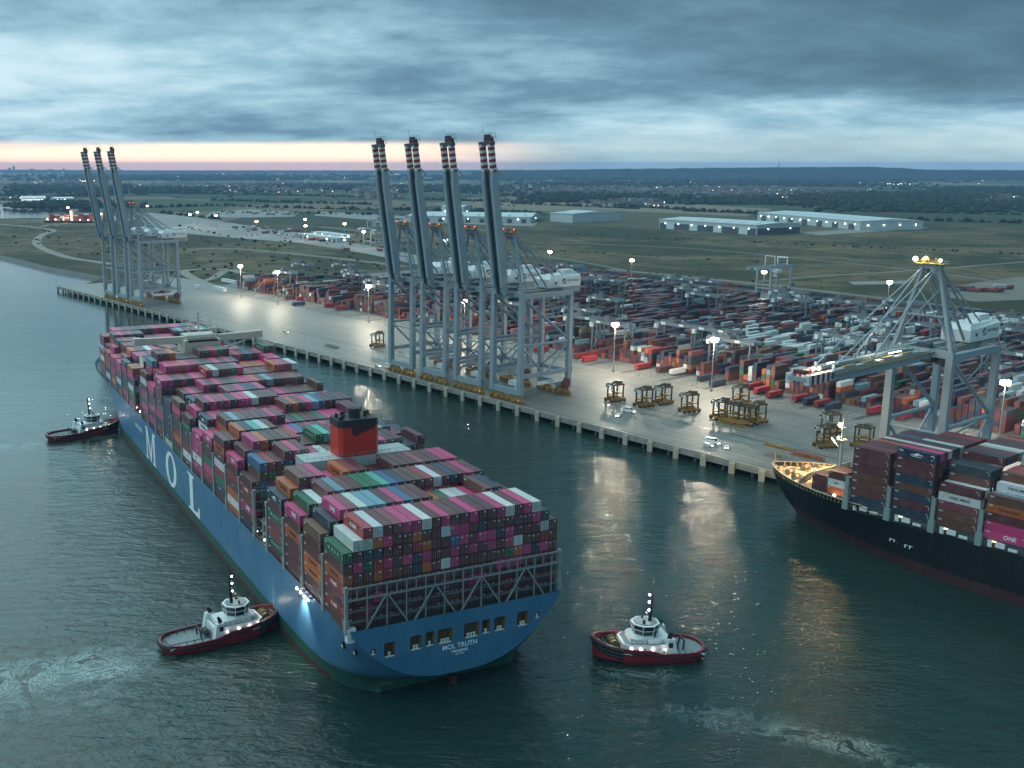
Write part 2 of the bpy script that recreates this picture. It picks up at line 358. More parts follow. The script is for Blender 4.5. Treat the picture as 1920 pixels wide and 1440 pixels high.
b=MB(); qbox(b,S0,S1,36.9,37.9,5.0,5.012); qbox(b,S0,S1,2.1,2.9,5.0,5.012)
b.build('crane_rail',M('rail steel trench',(.02,.02,.021),.4,metal=.3),quay)
mk=M('worn road paint',(.42,.42,.38),.6,var=.35,scale=.3)
b=MB()
for nn_ in(9.5,14.2,30.5,43.5): qbox(b,S0,S1,nn_,nn_+.22,5.0,5.008)
for nn_ in(18.2,22,26):
    s=S0
    while s<S1-20: qbox(b,s,s+5,nn_,nn_+.2,5.0,5.008); s+=13
for nn_ in (68,86):
    s=S0
    while s<S1-20: qbox(b,s,s+9,nn_,nn_+.22,5.0,5.008); s+=24
b.build('lane_marking',mk,quay)
b=MB(); qbox(b,-420,726,134.0,560,4.0,5.0); yard=struct(b.build('container_yard',yard_m,None,loc=QO,rz=QA))
BP=29.0; BLK=[680-BP*k for k in range(0,31)]     # centres of the stacking blocks along the quay
b=MB()
for k,s in enumerate(BLK): qbox(b,s-BP/2-1.6,s-BP/2+1.6,108,470,5.0,5.012)
qbox(b,-420,720,134.5,137,5.0,5.01); qbox(b,-420,720,468,480,5.0,5.014); qbox(b,-420,726,520,556,5.0,5.01)
struct(b.build('rail_track',asph,None,loc=QO,rz=QA))
# ------------------------------------------------------------------ roads, paths, bare earth
def ribbon(name,pts,w,z,mat):
    b=MB(); L=[];Rr=[]
    pts=[Vector((p[0],p[1])) for p in pts]
    # resample smooth
    sm=[]
    for i in range(len(pts)-1):
        p0,p1,p2,p3=pts[max(i-1,0)],pts[i],pts[i+1],pts[min(i+2,len(pts)-1)]
        for k in range(8):
            t=k/8; sm.append(.5*((2*p1)+(p2-p0)*t+(2*p0-5*p1+4*p2-p3)*t*t+(3*p1-p0-3*p2+p3)*t**3))
    sm.append(pts[-1])
    for i,p in enumerate(sm):
        d=(sm[min(i+1,len(sm)-1)]-sm[max(i-1,0)]).normalized(); q=Vector((-d.y,d.x))*w/2
        L.append((p.x+q.x,p.y+q.y,z)); Rr.append((p.x-q.x,p.y-q.y,z))
    k=len(L); b.add(L+Rr,[(i,k+i,k+i+1,i+1) for i in range(k-1)]); return struct(b.build(name,mat))
def px(*l,z=3.9): return [P(u,v,z)[:2] for u,v in l]
sand=M('pale gravel',(.21,.19,.155),.9,var=.25,scale=.05); grey=M('pale hardstanding',(.20,.195,.18),.8,var=.3,scale=.02)
earth=M('bare earth',(.15,.135,.11),.9,var=.35,scale=.02); rdm=M('country road',(.12,.12,.115),.8)
ribbon('path',px((330,525),(250,505),(195,493),(130,483),(85,468),(68,455),(78,441),(100,432),(70,427),(20,422),(-60,417)),13,3.93,sand)
ribbon('path',px((75,426),(95,421),(110,423)),8,3.925,sand)
ribbon('path',px((500,545),(430,540),(390,533),(345,508),(420,505),(455,512)),12,3.93,sand)
ribbon('path',px((345,532),(395,523),(420,508)),10,3.935,sand)
ribbon('road',px((330,470),(430,466),(560,477),(700,492),(760,500)),16,3.93,earth)
struct(poly_sheet('hardstanding',px((255,398),(330,402),(420,416),(560,437),(700,462),(800,482),(800,500),(690,476),(560,455),(450,447),(340,437),(270,420)),3.95,grey))
struct(poly_sheet('hardstanding',px((395,398),(470,392),(560,399),(550,406),(470,408),(385,407)),3.95,grey))
struct(poly_sheet('hardstanding',px((590,396),(760,405),(1010,417),(1000,424),(740,416),(590,404)),3.96,grey))
struct(poly_sheet('hardstanding',px((1500,436),(1690,424),(1745,427),(1640,434),(1540,441)),3.96,grey))
ribbon('road',px((1040,455),(1300,466),(1500,485),(1700,505),(1960,540)),9,3.93,rdm)
ribbon('road',px((1420,528),(1560,516),(1700,508),(1960,488)),8,3.94,earth)
ribbon('road',px((560,436),(740,458),(1000,478),(1180,508)),8,3.94,rdm)
ribbon('road',px((1140,505),(1300,520),(1560,548),(1960,596)),14,3.95,earth)
ribbon('road',px((600,425),(760,442),(900,452)),10,3.96,grey)
struct(poly_sheet('hardstanding',px((1760,540),(1960,512),(1960,560),(1830,566),(1770,556)),3.955,earth))
struct(poly_sheet('hardstanding',px((1590,528),(1700,526),(1700,532),(1600,534)),3.955,grey))
# ------------------------------------------------------------------ big blue container ship
ZD=19.4; ZB=19.75; TH=2.68; PB=14.49
ship=thing('container_ship','huge blue hulled container ship piled high with containers, tugs at its side','ship',SO,SA)
hull_b=bpy.data.materials.new('ship blue hull'); hull_b.use_nodes=True
def _hull():
    n,m,ss,mix=NT(hull_b.node_tree); o=n('ShaderNodeTexCoord').outputs['Object']; sp=n('ShaderNodeSeparateXYZ',{0:o})
    yz=n('ShaderNodeCombineXYZ',{0:m('ADD',sp.outputs[1],sp.outputs[0]),1:sp.outputs[2],2:0.}).outputs[0]
    bk=n('ShaderNodeTexBrick',{'Vector':yz,'Scale':1.,'Mortar Size':.07,'Brick Width':11.5,'Row Height':2.9}).outputs['Fac']
    a=n('ShaderNodeTexNoise',{'Vector':o,'Scale':.07,'Detail':6.,'Roughness':.6}).outputs[0]
    st=n('ShaderNodeTexNoise',{'Vector':n('ShaderNodeVectorMath',{0:o,1:(1.,1.,.07)},operation='MULTIPLY').outputs[0],'Scale':.55,'Detail':5.,'Roughness':.65}).outputs[0]
    c=mix(ss(a,.32,.68),(.038,.128,.235),(.060,.165,.285)); c=mix(m('MULTIPLY',ss(st,.58,.78),.5),c,(.035,.075,.12)); c=mix(m('MULTIPLY',bk,.28),c,(.02,.06,.11))
    ru=n('ShaderNodeTexNoise',{'Vector':n('ShaderNodeVectorMath',{0:o,1:(1.,1.,.05)},operation='MULTIPLY').outputs[0],'Scale':1.1,'Detail':4.,'Roughness':.7}).outputs[0]
    c=mix(m('MULTIPLY',ss(ru,.68,.80),.45),c,(.12,.075,.055))
    bp=n('ShaderNodeBump',{'Height':a,'Strength':.25,'Distance':.6})
    b=n('ShaderNodeBsdfPrincipled',{'Base Color':c,'Roughness':m('ADD',m('MULTIPLY',st,.3),.28),'Specular IOR Level':.5,'Normal':bp.outputs[0]}); n('ShaderNodeOutputMaterial',{0:b.outputs[0]})
_hull(); hull_g=M('hull green band',(.012,.065,.045),.5,var=.25,scale=.15,dirt=.3); hull_r=M('hull red boot',(.065,.018,.018),.6,var=.3,scale=.15,dirt=.4)
deck_m=M('ship deck',(.10,.13,.12),.7,var=.3,dirt=.4); lash=M('lashing bridge grey',(.23,.245,.25),.5,var=.12,dirt=.3); lash_d=M('lashing bridge dark grey',(.115,.12,.125),.6,var=.2,dirt=.4)
def hb(fw,z):
    L=392.
    if z<4.65 and fw<5: fw=5
    top=28.6+.8*min(1,max(0,(fw+1.5)/20)); b45=29.4*(1-math.exp(-(max(0,fw+1.5)/6)**.9)); b0=29.4*(1-math.exp(-(max(0,fw+1.2)/7.2)**.9))
    if fw>270:
        t=(fw-270)/(378-270); b45=29.4*max(0,1-t**1.9); b0=29.4*max(0,1-t**1.8)
        if fw>338: t=(fw-338)/(L-338); top=29.4*max(0,1-t**2.6)**.8
    if z>=4.5: return b45+(top-b45)*max(0,min(1.15,(z-4.5)/14.9))**(.385 if fw<60 else .8 if fw>270 else .5)
    return b0+(b45-b0)*max(0,(z+3)/7.5)**.7
zl=[-3,0,1.6,4.7,5.4,6.6,8.5,11,14,17,ZD+1.0]
fws=[-1.5,0,2,4,6,9,12,16,20,25,32,40,55,80,120,160,200,240,270,280,290,300,310,320,330,340,350,358,366,372,378,384,388,391,392]
def hull(side):
    vs=[];fs=[];mi=[];K=len(zl)
    for f in fws:
        for z in zl:
            zz_=z+(max(0,f-300)/92*2.5 if z>10 else 0); vs.append((side*hb(f,z if z<=ZD else ZD),max(f,5) if z<4.65 else f,zz_ if f<385 or z>3 else z))
    for i in range(len(fws)-1):
        for k in range(K-1):
            q=(i*K+k,(i+1)*K+k,(i+1)*K+k+1,i*K+k+1); fs.append(q if side>0 else q[::-1]); mi.append((2 if fws[i]>=16 else 1) if k<2 else 1 if k<3 else 0)
    return vs,fs,mi
b=MB()
for s_ in(-1,1):
    vs,fs,mi=hull(s_); k=len(b.v); b.v+=vs; b.f+=[tuple(i+k for i in f) for f in fs]; b.m+=mi
zq=[-3,-1.5,0,1.,2,3.6,4.7]; k=len(b.v); b.v+=[(hb(5,min(z,4.6)),5.0,z) for z in zq]+[(-hb(5,min(z,4.6)),5.0,z) for z in zq[::-1]]; b.f.append(tuple(range(k,k+14))); b.m.append(1)
k=len(b.v); fq=[-1.45,0,1,2,3.5,5.2]; b.v+=[(s_*(hb(f,4.7)-.05),f,4.69) for f in fq for s_ in(-1,1)]; b.f+=[(k+2*i,k+2*i+2,k+2*i+3,k+2*i+1) for i in range(5)]; b.m+=[1]*5
hull_o=b.build('hull',[hull_b,hull_g,hull_r],ship,smooth=True)
# transom with real openings
OPEN=[(-23.6,-22.2,13.5,15.1),(-20.2,-17.2,12.2,15.9),(-13.4,-10.3,12.6,16.3),(-9.3,-6.9,12.8,16.5),(-6.1,-1.9,12.7,16.6),(1.1,5.4,12.8,16.7),(6.1,8.4,13,16.7),(9.5,12.8,13,16.7),(16.1,19.4,13,16.8),(21.2,22.8,14.2,15.8)]
bm=bmesh.new(); es=[]
def loop(pts):
    v=[bm.verts.new(p) for p in pts]; es.extend(bm.edges.new((v[i],v[(i+1)%len(v)])) for i in range(len(v)))
zt=[4.66,4.72,4.8,5.1,5.6,6.3,7.2,8.5,10,12,14,16,18,ZD+1]
loop([(hb(-1.5,min(z,ZD)),-1.5,z) for z in zt]+[(-hb(-1.5,min(z,ZD)),-1.5,z) for z in zt[::-1]])
for x0,x1,z0,z1 in OPEN: c=.3; loop([(x0+c,-1.5,z0),(x1-c,-1.5,z0),(x1,-1.5,z0+c),(x1,-1.5,z1-c),(x1-c,-1.5,z1),(x0+c,-1.5,z1),(x0,-1.5,z1-c),(x0,-1.5,z0+c)])
bmesh.ops.triangle_fill(bm,use_beauty=True,edges=es)
for f in bm.faces:
    if f.normal.y>0: f.normal_flip()
me=bpy.data.meshes.new('transom'); bm.to_mesh(me); bm.free(); me.materials.append(hull_b); tr=link('transom',me,ship)
inn=M('mooring deck paint',(.20,.13,.07),.7); moor=M('mooring fittings',(.55,.55,.52),.5)
for i,(x0,x1,z0,z1) in enumerate(OPEN):
    b=MB(); d=3.0; y0,y1=-1.48,-1.5+d
    b.add([(x0,y0,z0),(x1,y0,z0),(x1,y0,z1),(x0,y0,z1),(x0,y1,z0),(x1,y1,z0),(x1,y1,z1),(x0,y1,z1)],[(0,1,5,4),(3,7,6,2),(0,4,7,3),(1,2,6,5),(4,5,6,7)],0)
    w=x1-x0
    for t in ([.3,.5,.7] if w>4 else [.38,.62] if w>3 else [.5]):
        b.tube((x0+w*t,-1.1,z0),(x0+w*t,-1.1,z0+.95),.26,k=8,mi=1); b.box((x0+w*t,-1.1,z0+1.0),(.7,.5,.16),1)
    b.box(((x0+x1)/2,-1.25,z0+.12),(w*.8,.3,.24),1)
    b.build('mooring_port',[inn,moor],ship)
b=MB(); b.box((-24.2,1.2,13.2),(.1,1.6,1.4))
for y,z in((1.0,14.0),(5.0,14.2)):
    x=-hb(y+.7,z)+.05; b=MB(); b.box((x,y+.7,z),(.5,1.5,1.9),0,rz=-.12); b.box((x-.15,y+.7,z-.55),(.4,1.1,.5),1,rz=-.12); b.build('mooring_port',[M('dark opening',(.01,.01,.01),.8),moor],ship)
put_text('MOL TRUTH',1.72,txt_white,ship,(0,-1.53,11.45),(1,0,0)); put_text('PANAMA',1.12,txt_white,ship,(0,-1.53,10.05),(1,0,0)); put_text('IMO 9773210',.42,txt_white,ship,(0,-1.53,9.25),(1,0,0))
# big serif letters on the port side
def flat_letter(polys,f0,z0,w,h):
    bm=bmesh.new(); es=[]
    for pl in polys:
        v=[]
        for x,y in pl:
            f=f0-x*w; z=z0+y*h; v.append(bm.verts.new((-hb(f,z)-.07,f,z)))
        es+= [bm.edges.new((v[i],v[(i+1)%len(v)])) for i in range(len(v))]
    bmesh.ops.triangle_fill(bm,use_beauty=True,edges=es)
    for f in bm.faces:
        if f.normal.x>0: f.normal_flip()
    me=bpy.data.meshes.new('lettering'); bm.to_mesh(me); bm.free(); me.materials.append(txt_white); link('lettering',me,hull_o)
Mp=[(0,0),(.27,0),(.27,.05),(.19,.07),(.19,.78),(.46,0),(.53,0),(.78,.80),(.78,.07),(.70,.05),(.70,0),(1,0),(1,.05),(.93,.07),(.93,.93),(1,.95),(1,1),(.76,1),(.51,.28),(.24,1),(0,1),(0,.95),(.09,.93),(.09,.07),(0,.05)]
flat_letter([Mp],221.5,4.9,19,13.6)
ell=lambda rx,ry,k=28:[(.5+rx*math.cos(2*math.pi*i/k),.5+ry*math.sin(2*math.pi*i/k)) for i in range(k)]
flat_letter([ell(.5,.5),ell(.27,.40)],184,4.9,17.5,13.6)
flat_letter([[(0,0),(1,0),(1,.30),(.92,.30),(.84,.12),(.46,.08),(.46,.93),(.60,.95),(.60,1),(0,1),(0,.95),(.18,.93),(.18,.07),(0,.05)]],149,4.9,16,13.6)
x=-hb(234,14)-.12; put_text('MOL TRUTH',2.6,txt_white,hull_o,(x,235,14.2),(0,-1,0))
b=MB(); b.tube((0,1.5,-3),(0,1.5,2.2),.9); b.box((0,3.2,.3),(.9,5,3.4)); b.build('rudder',hull_r,ship)
b=MB(); zz_=ZD-.15
for i in range(len(fws)-1):
    f0,f1=fws[i],fws[i+1]; a0,a1=hb(f0,ZD)-.2,hb(f1,ZD)-.2; r0,r1=max(0,f0-300)/92*2.5,max(0,f1-300)/92*2.5
    b.add([(-a0,f0,zz_+r0-.5),(a0,f0,zz_+r0-.5),(a1,f1,zz_+r1-.5),(-a1,f1,zz_+r1-.5)],[(0,1,2,3)])
b.build('deck',deck_m,ship)
b=MB(); b.box((0,154,ZB-.35),(56,304,.5)); b.build('hatch_cover',M('hatch cover paint',(.16,.10,.08),.7,var=.3),ship)
BAYS=[0,1,2,3]+[4.82+i for i in range(11)]+[16.8+i for i in range(7)]
def rows_at(k): return 23 if BAYS[k]<22.5 else 21
# lashing bridges: frame across the deck with a tall post at each side
def bridge(half,hh,aft=False):
    b=MB(); 
    for s_ in(-1,1):
        b.box((s_*(half+.05),0,ZD+hh/2),(.75,.95,hh),0); b.box((s_*(half+.05),0,ZD+1.6),(1.0,1.5,3.2),0); b.box((s_*(half+.05),0,ZD+hh-.6),(.9,1.15,1.6),0)
    nb=23 if half>28 else int(half*2/2.53); w=2*half/nb
    if aft:
        for i in range(1,nb): b.box((-half+i*w,-.55,ZD+hh-1.7),(.22,.22,3.0),0) if i%2 else b.box((-half+i*w,-.55,ZD+hh/2-.1),(.26,.26,hh-.2),0)
        for z in(.15,3.05): b.box((0,-.5,ZD+hh-z),(2*half,.34,.34),0)
        for z in(3.1,5.9,8.6): b.box((0,.35,ZD+hh-z-.25),(2*half,.9,.3),1)
        for z in(.9,1.4): b.box((0,-.5,ZD+hh+z-1.9),(2*half,.06,.06),1)
        ap=[-18.9,-6.3,6.3,18.9]
        for a in ap:
            for d in(-1,1): b.beam((a+d*.4,-.6,ZD+hh-3.2),(a+d*5.6,-.6,ZD+.2),.36,mi=0)
    else:
        for i in range(1,nb): b.box((-half+i*w,0,ZD+hh/2),(.2,.5,hh-.4),1)
        for z in(2.7,5.4,8.1,10.8,hh-.3): b.box((0,0,ZD+z),(2*half,.9,.25),1)
        b.box((0,-.5,ZD+hh+.75),(2*half,.06,.06),0); b.box((0,.5,ZD+hh+.75),(2*half,.06,.06),0)
    return b
BR=bridge(28.95,14.4); first=None
for i in [1,2,3,4]+[4.82+i for i in range(12)]+[16.8+i for i in range(5)]:
    if first is None: first=BR.build('lashing_bridge',[lash,lash_d],ship); o=first
    else: o=first.copy(); C.objects.link(o)
    o.location=(0,i*PB,0)
for i,h_ in((21.8,28.95),(22.8,28.5),(23.8,26.5)): bridge(h_,12).build('lashing_bridge',[lash,lash_d],ship).location=(0,i*PB,1.)
bridge(28.95,11.2,True).build('lashing_bridge',[lash,lash_d],ship).location=(0,.1,0)
b=MB(); b.box((-28,.0,ZD-.4),(2.2,1.6,3.4)); b.build('corner_post',white_paint,ship)
# deck edge lights and gratings along both sides
lb=MB(); lb.box((0,0,0),(.35,.5,.25)); lo=None
for i in [k*.5+.3 for k in range(0,42)]:
    for s_ in(-1,):
        if lo is None: lo=lb.build('deck_light',lampw,ship); o=lo
        else: o=lo.copy(); C.objects.link(o)
        o.location=(s_*28.2,i*PB+1,ZD+1.5+.25*(int(i*2)%2))
b=MB()
for i in range(24):
    y=i*PB+5
    b.box((-28.9,y,ZD+1.0),(.1,9,.1)); b.box((-28.9,y,ZD+.5),(.1,9,.08))
    for k in range(4): b.box((-28.9,y-4+k*2.6,ZD+.5),(.1,.1,1.1))
b.build('guard_rail',yel,ship)
# gangway and pilot lamps lighting the port quarter
for f in(22.,24.5,27.2,30.):
    b=MB(); b.box((-29.9,f,ZD+.35),(.9,.8,.5),0); b.ball((-30.3,f,ZD+.05),.42,1); b.build('floodlight',[lash,lampw],ship)
light('floodlight_beam',(-31.6,27,ZD-.2),9000,(1,.95,.8),.5,ship,85,None).rotation_euler=(0,R(-16),0)
b=MB()
for x,y in((-27.5,62),(-27.5,66),(-24.5,64)): b.tube((x,y,ZD),(x,y,ZD+7),.5)
b.tube((-27.5,64,ZD+7),(-27.5,61,ZD+10),.35); b.box((-26,64,ZD+3),(4,7,.3)); b.box((-26,64,ZD+6),(4,7,.3)); b.tube((-26,60,ZD+.5),(-26,68,ZD+8),.3)
b.build('provision_crane',lash,ship)
# funnel and engine casing
cas=M('pale casing paint',(.36,.40,.40),.5,dirt=.3); fun=M('funnel red',(.47,.030,.020),.42,var=.12,scale=.12,dirt=.12)
b=MB(); b.box((0,64.4,(ZD+43.2)/2),(33,9.0,43.2-ZD)); cz=b.build('engine_casing',cas,ship)
b=MB()
for s_ in(-1,1):
    b.box((0,64.4+s_*4.4,44.3),(33,.08,.08)); b.box((0,64.4+s_*4.4,43.8),(33,.06,.06))
    for k in range(15): b.box((-16.4+k*2.34,64.4+s_*4.4,43.75),(.08,.08,1.1))
b.build('railing',lash,cz)
def rrect(hx,hy,c): return [(hx-c,-hy),(hx,-hy+c),(hx,hy-c),(hx-c,hy),(-hx+c,hy),(-hx,hy-c),(-hx,-hy+c),(-hx+c,-hy)]
fp_=[(x,y+64.2) for x,y in rrect(6.2,4.2,1.1)]
b=MB(); b.prism(fp_,43.2,51.9); fo_=b.build('funnel',fun,ship)
soot=M('soot black paint',(.018,.018,.02),.6,var=.3,dirt=.3)
b=MB(); b.prism([(x*1.012,(y-64.2)*1.012+64.2) for x,y in fp_],51.9,54.0)
for x,y,r,h_ in((0,64,1.7,2.6),(-3.6,64.5,.6,1.8),(3.2,63.5,.55,1.7),(-5.2,65,.45,1.3),(4.9,65.5,.4,1.4)): b.tube((x,y,54),(x,y,54+h_),r,k=12)
b.tube((-5.2,62.5,54),(-4.6,60.5,55.6),.55)
b.build('soot_cap',soot,fo_)
b=MB(); b.add([(-2.6,59.97,51.9),(-2.2,59.97,49.6),(-.8,59.97,49.1),(.2,59.97,49.9),(2.4,59.97,50.4),(4.9,59.97,51.2),(5.0,59.97,51.9)],[(0,1,2,3,4,5,6)]); b.build('soot_stain',M('soot stain',(.05,.015,.015),.7,var=.4,scale=1.),fo_)
# bridge house with its wings
tan=M('warm white house paint',(.50,.435,.36),.5,var=.08,dirt=.15)
b=MB(); b.box((-1,237.5,35.3),(16,13,32)); b.box((-1,238,52),(13.5,9,2.2)); hs=b.build('bridge_house',tan,ship)
b=MB(); b.box((-1,233.4,51.0),(12,.1,1.2)); b.box((-1,230.96,51),(13,.1,1.0)); b.build('window',glass,hs)
for s_ in(-1,1):
    b=MB(); b.beam((s_*7,236.5,51.0),(s_*(29 if s_<0 else 26.5),236.5,51.4),2.4,2.9); b.box((s_*(28 if s_<0 else 25.5),236.5,51.5),(3.2,3.6,3.1)); b.beam((s_*10,236.5,46),(s_*22,236.5,49.8),.7); b.beam((s_*27.5,233,46),(s_*28.6,226,42),1.4,.6) if s_<0 else None
    b.build('bridge_wing',tan,hs)
b=MB(); b.tube((-1,238,54),(-1,238,62.5),.35); b.box((-1,238,58.5),(5,.3,.3)); b.box((-1,237.4,60.4),(3.4,.25,.35)); b.box((-1,238,56.5),(2,2,.3)); b.tube((4.2,238,54),(4.2,238,59.5),.18); b.tube((-6,238,54),(-6,238,58),.15)
b.ball((-5.2,238,55.4),1.1); b.ball((3.4,236,55.2),.9); b.ball((6.2,238.5,55),.7); b.tube((-5.2,238,54),(-5.2,238,55),.4); b.box((5.2,237,54.8),(1.6,2.4,1.6)); b.build('mast',tan,hs,smooth=False)
# ------------------------------------------------------------------ shipping containers
COL={'M':((.44,.034,.135),'magenta'),'B':((.095,.024,.026),'maroon'),'D':((.115,.042,.028),'rust-brown'),'R':((.27,.022,.028),'red'),'O':((.40,.090,.025),'orange'),'N':((.020,.032,.062),'navy'),'U':((.03,.095,.20),'blue'),'T':((.07,.30,.25),'turquoise'),'G':((.012,.105,.045),'green'),'L':((.13,.25,.31),'pale-blue'),'S':((.33,.37,.38),'light-grey'),'W':((.52,.54,.54),'white'),'Y':((.17,.085,.045),'tan'),'K':((.03,.042,.05),'dark-grey'),'P':((.21,.045,.06),'faded-red')}
def cmat(attr):
    mt=bpy.data.materials.new('container paint'); mt.use_nodes=True
    n,m,ss,mix=NT(mt.node_tree)
    if attr: c=n('ShaderNodeAttribute',attribute_name='paint').outputs[0]; o=n('ShaderNodeTexCoord').outputs['Object']
    else:
        oi=n('ShaderNodeObjectInfo'); c=oi.outputs['Color']
        o=n('ShaderNodeVectorMath',{0:n('ShaderNodeTexCoord').outputs['Object'],1:oi.outputs['Location']},operation='ADD').outputs[0]
    a=n('ShaderNodeTexNoise',{'Vector':o,'Scale':.35,'Detail':5.,'Roughness':.65}).outputs[0]
    d=n('ShaderNodeTexNoise',{'Vector':n('ShaderNodeVectorMath',{0:o,1:(1.,1.,.25)},operation='MULTIPLY').outputs[0],'Scale':1.6,'Detail':4.}).outputs[0]
    c=mix(m('MULTIPLY',ss(a,.35,.75),.10),c,(.30,.29,.28)); c=mix(m('MULTIPLY',ss(d,.55,.75),.35),c,(.055,.035,.03))
    b=n('ShaderNodeBsdfPrincipled',{'Base Color':c,'Roughness':m('ADD',m('MULTIPLY',a,.3),.30),'Specular IOR Level':.45})
    n('ShaderNodeOutputMaterial',{0:b.outputs[0]}); return mt
cm_i,cm_a=cmat(False),cmat(True); rod=M('lock rod galvanised',(.34,.35,.35),.4,metal=.4)
CW,CLn,CH=2.44,12.19,2.62
def container_meshes():
    b=MB(); w,l,h=CW/2,CLn/2,CH; e=.10
    for x in(-w+.08,w-.08):
        for y in(-l+.09,l-.09): b.box((x,y,h/2),(.16,.18,h))
        b.box((x,0,h-.07),(.12,CLn-.36,.14)); b.box((x,0,.09),(.12,CLn-.36,.18))
    for y in(-l+.07,l-.07): b.box((0,y,h-.08),(CW-.32,.14,.16)); b.box((0,y,.09),(CW-.32,.14,.18))
    def wave(side):
        N=42; vs=[];fs=[]
        for i in range(N+1):
            y=-l+.18+(CLn-.36)*i/N; x=side*(w-.035-(.045 if (i//1)%2 else 0.)); vs+=[(x,y,.18),(x,y,h-.14)]
        for i in range(N): q=(2*i,2*i+2,2*i+3,2*i+1); fs.append(q if side>0 else q[::-1])
        b.add(vs,fs)
    wave(1); wave(-1)
    N=30; vs=[];fs=[]
    for i in range(N+1): y=-l+.14+(CLn-.28)*i/N; z=h-.03-(.03 if i%2 else 0); vs+=[(-w+.12,y,z),(w-.12,y,z)]
    b.add(vs,[(2*i,2*i+1,2*i+3,2*i+2) for i in range(N)])
    b.add([(-w+.1,l-.08,.1),(w-.1,l-.08,.1),(w-.1,l-.08,h-.1),(-w+.1,l-.08,h-.1)],[(1,0,3,2)])
    b.add([(-w+.1,-l+.12,.1),(w-.1,-l+.12,.1),(w-.1,-l+.12,h-.1),(-w+.1,-l+.12,h-.1)],[(0,1,2,3)])
    for sd_ in(-1,1):
        for yy,ww,z in((l-1.1,1.3,h-.45),(l-1.1,.9,h-.70),(-l+1.2,.8,h-.5),(-l+.75,.14,h*.55)):
            b.box((sd_*(w-.03),yy,z),(.05,ww,.15 if ww>.2 else .9),1)
    body=b.mesh('shipping_container',[cm_i,M('container id paint',(.5,.5,.48),.6)])
    b=MB()
    for s_ in(-1,1):
        b.box((s_*.53,-l+.085,h/2),(1.02,.05,CH-.40),0)
        for z in(.55,1.05,1.6,2.1): b.box((s_*.53,-l+.05,z),(1.0,.03,.06),0)
        for x in(.24,.78): b.tube((s_*x,-l+.02,.2),(s_*x,-l+.02,h-.2),.035,k=5,mi=1); b.box((s_*x,-l+.02,.95),(.2,.05,.07),1)
    b.box((.5,-l+.04,2.05),(.5,.02,.28),2)
    door=b.mesh('door',[cm_i,rod,txt_white]); return body,door
CB,CDm=container_meshes()
CONT=[]      # every container: (x,y,z of base centre, rz, colour, visible faces, label words, lettering)
def add_cont(p,rz,col,vis,lab,let=None,prio=1.): CONT.append([p,rz,col,vis,lab,let,prio])
TOPS={0:'GWRWBPMMWBMBBMBBMWBMWKB',1:'YNMPWLLBMUBBNOGWSMDNNBB',2:'MGWBLBBGGTUNBDRWBNBMBBO',3:'NODPMGMOPBUBBBBBPBBMMBB',4:'BURBBMBBMWYNMMBBMBBGNBB',5:'MBMOBBDRDBGTBPMDGWSNMBN',6:'BDONTWBMBMUBMBMBOBDBBBN',7:'MMBLDBBBMDMNGBBGMMMBBBB',8:'MNMMBPMDMBBMBODMLUBNBBB'}
FACE={8:'-WSOMBBOBBWMMBNBBBBBMK-',7:'GBNNBBBROBBUMBMMNMBBBSB',6:'BMGRMBMNMBBMBMBMBMWBBRB',5:'OBBORBBNOBWMBBBBBGOMNMB'}
SIDE={0:'GDODRDO',1:'YBBOOBB',2:'MBOBBBB',3:'NBGPPGB'}
pool='BBBBBBBBBMMMMMMMMMDDDDPPPNNOOORRGUTWLKY'
def heights(k):
    nr=rows_at(k); base=9 if BAYS[k]<16 else 8
    if k>=18: base=8
    base+={12:1,13:1,14:2}.get(k,0); h=[base]*nr; i=2
    r_=random.Random(100+k)
    while i<nr-2:
        w=r_.randint(2,6); v=base-(0 if r_.random()<.66 else 1)
        for j in range(i,min(nr-2,i+w)): h[j]=v
        i+=w
    h[0]=base-r_.choice([2,2,3,1]); h[1]=base-r_.choice([1,1,2]); h[-1]=base-r_.choice([1,2,2]); h[-2]=base-r_.choice([0,1])
    if k==0: h=[7,8]+[9]*19+[8,7]
    if k==1: h=[7,8]+[9]*10+[8]*6+[9]*2+[8,8,7]
    if k==2: h=[7,8,8]+[9]*18+[8,7]
    if k==3: h=[7,8,9,9,9,8,8,9,9,9]+[8]*3+[9]*8+[8,7]
    return h
HT=[heights(k) for k in range(len(BAYS))]
def shipw(lat,fw,z): p=SO+SR*lat+SF*fw; return Vector((p.x,p.y,z))
BN=['aftmost','second','third','fourth']
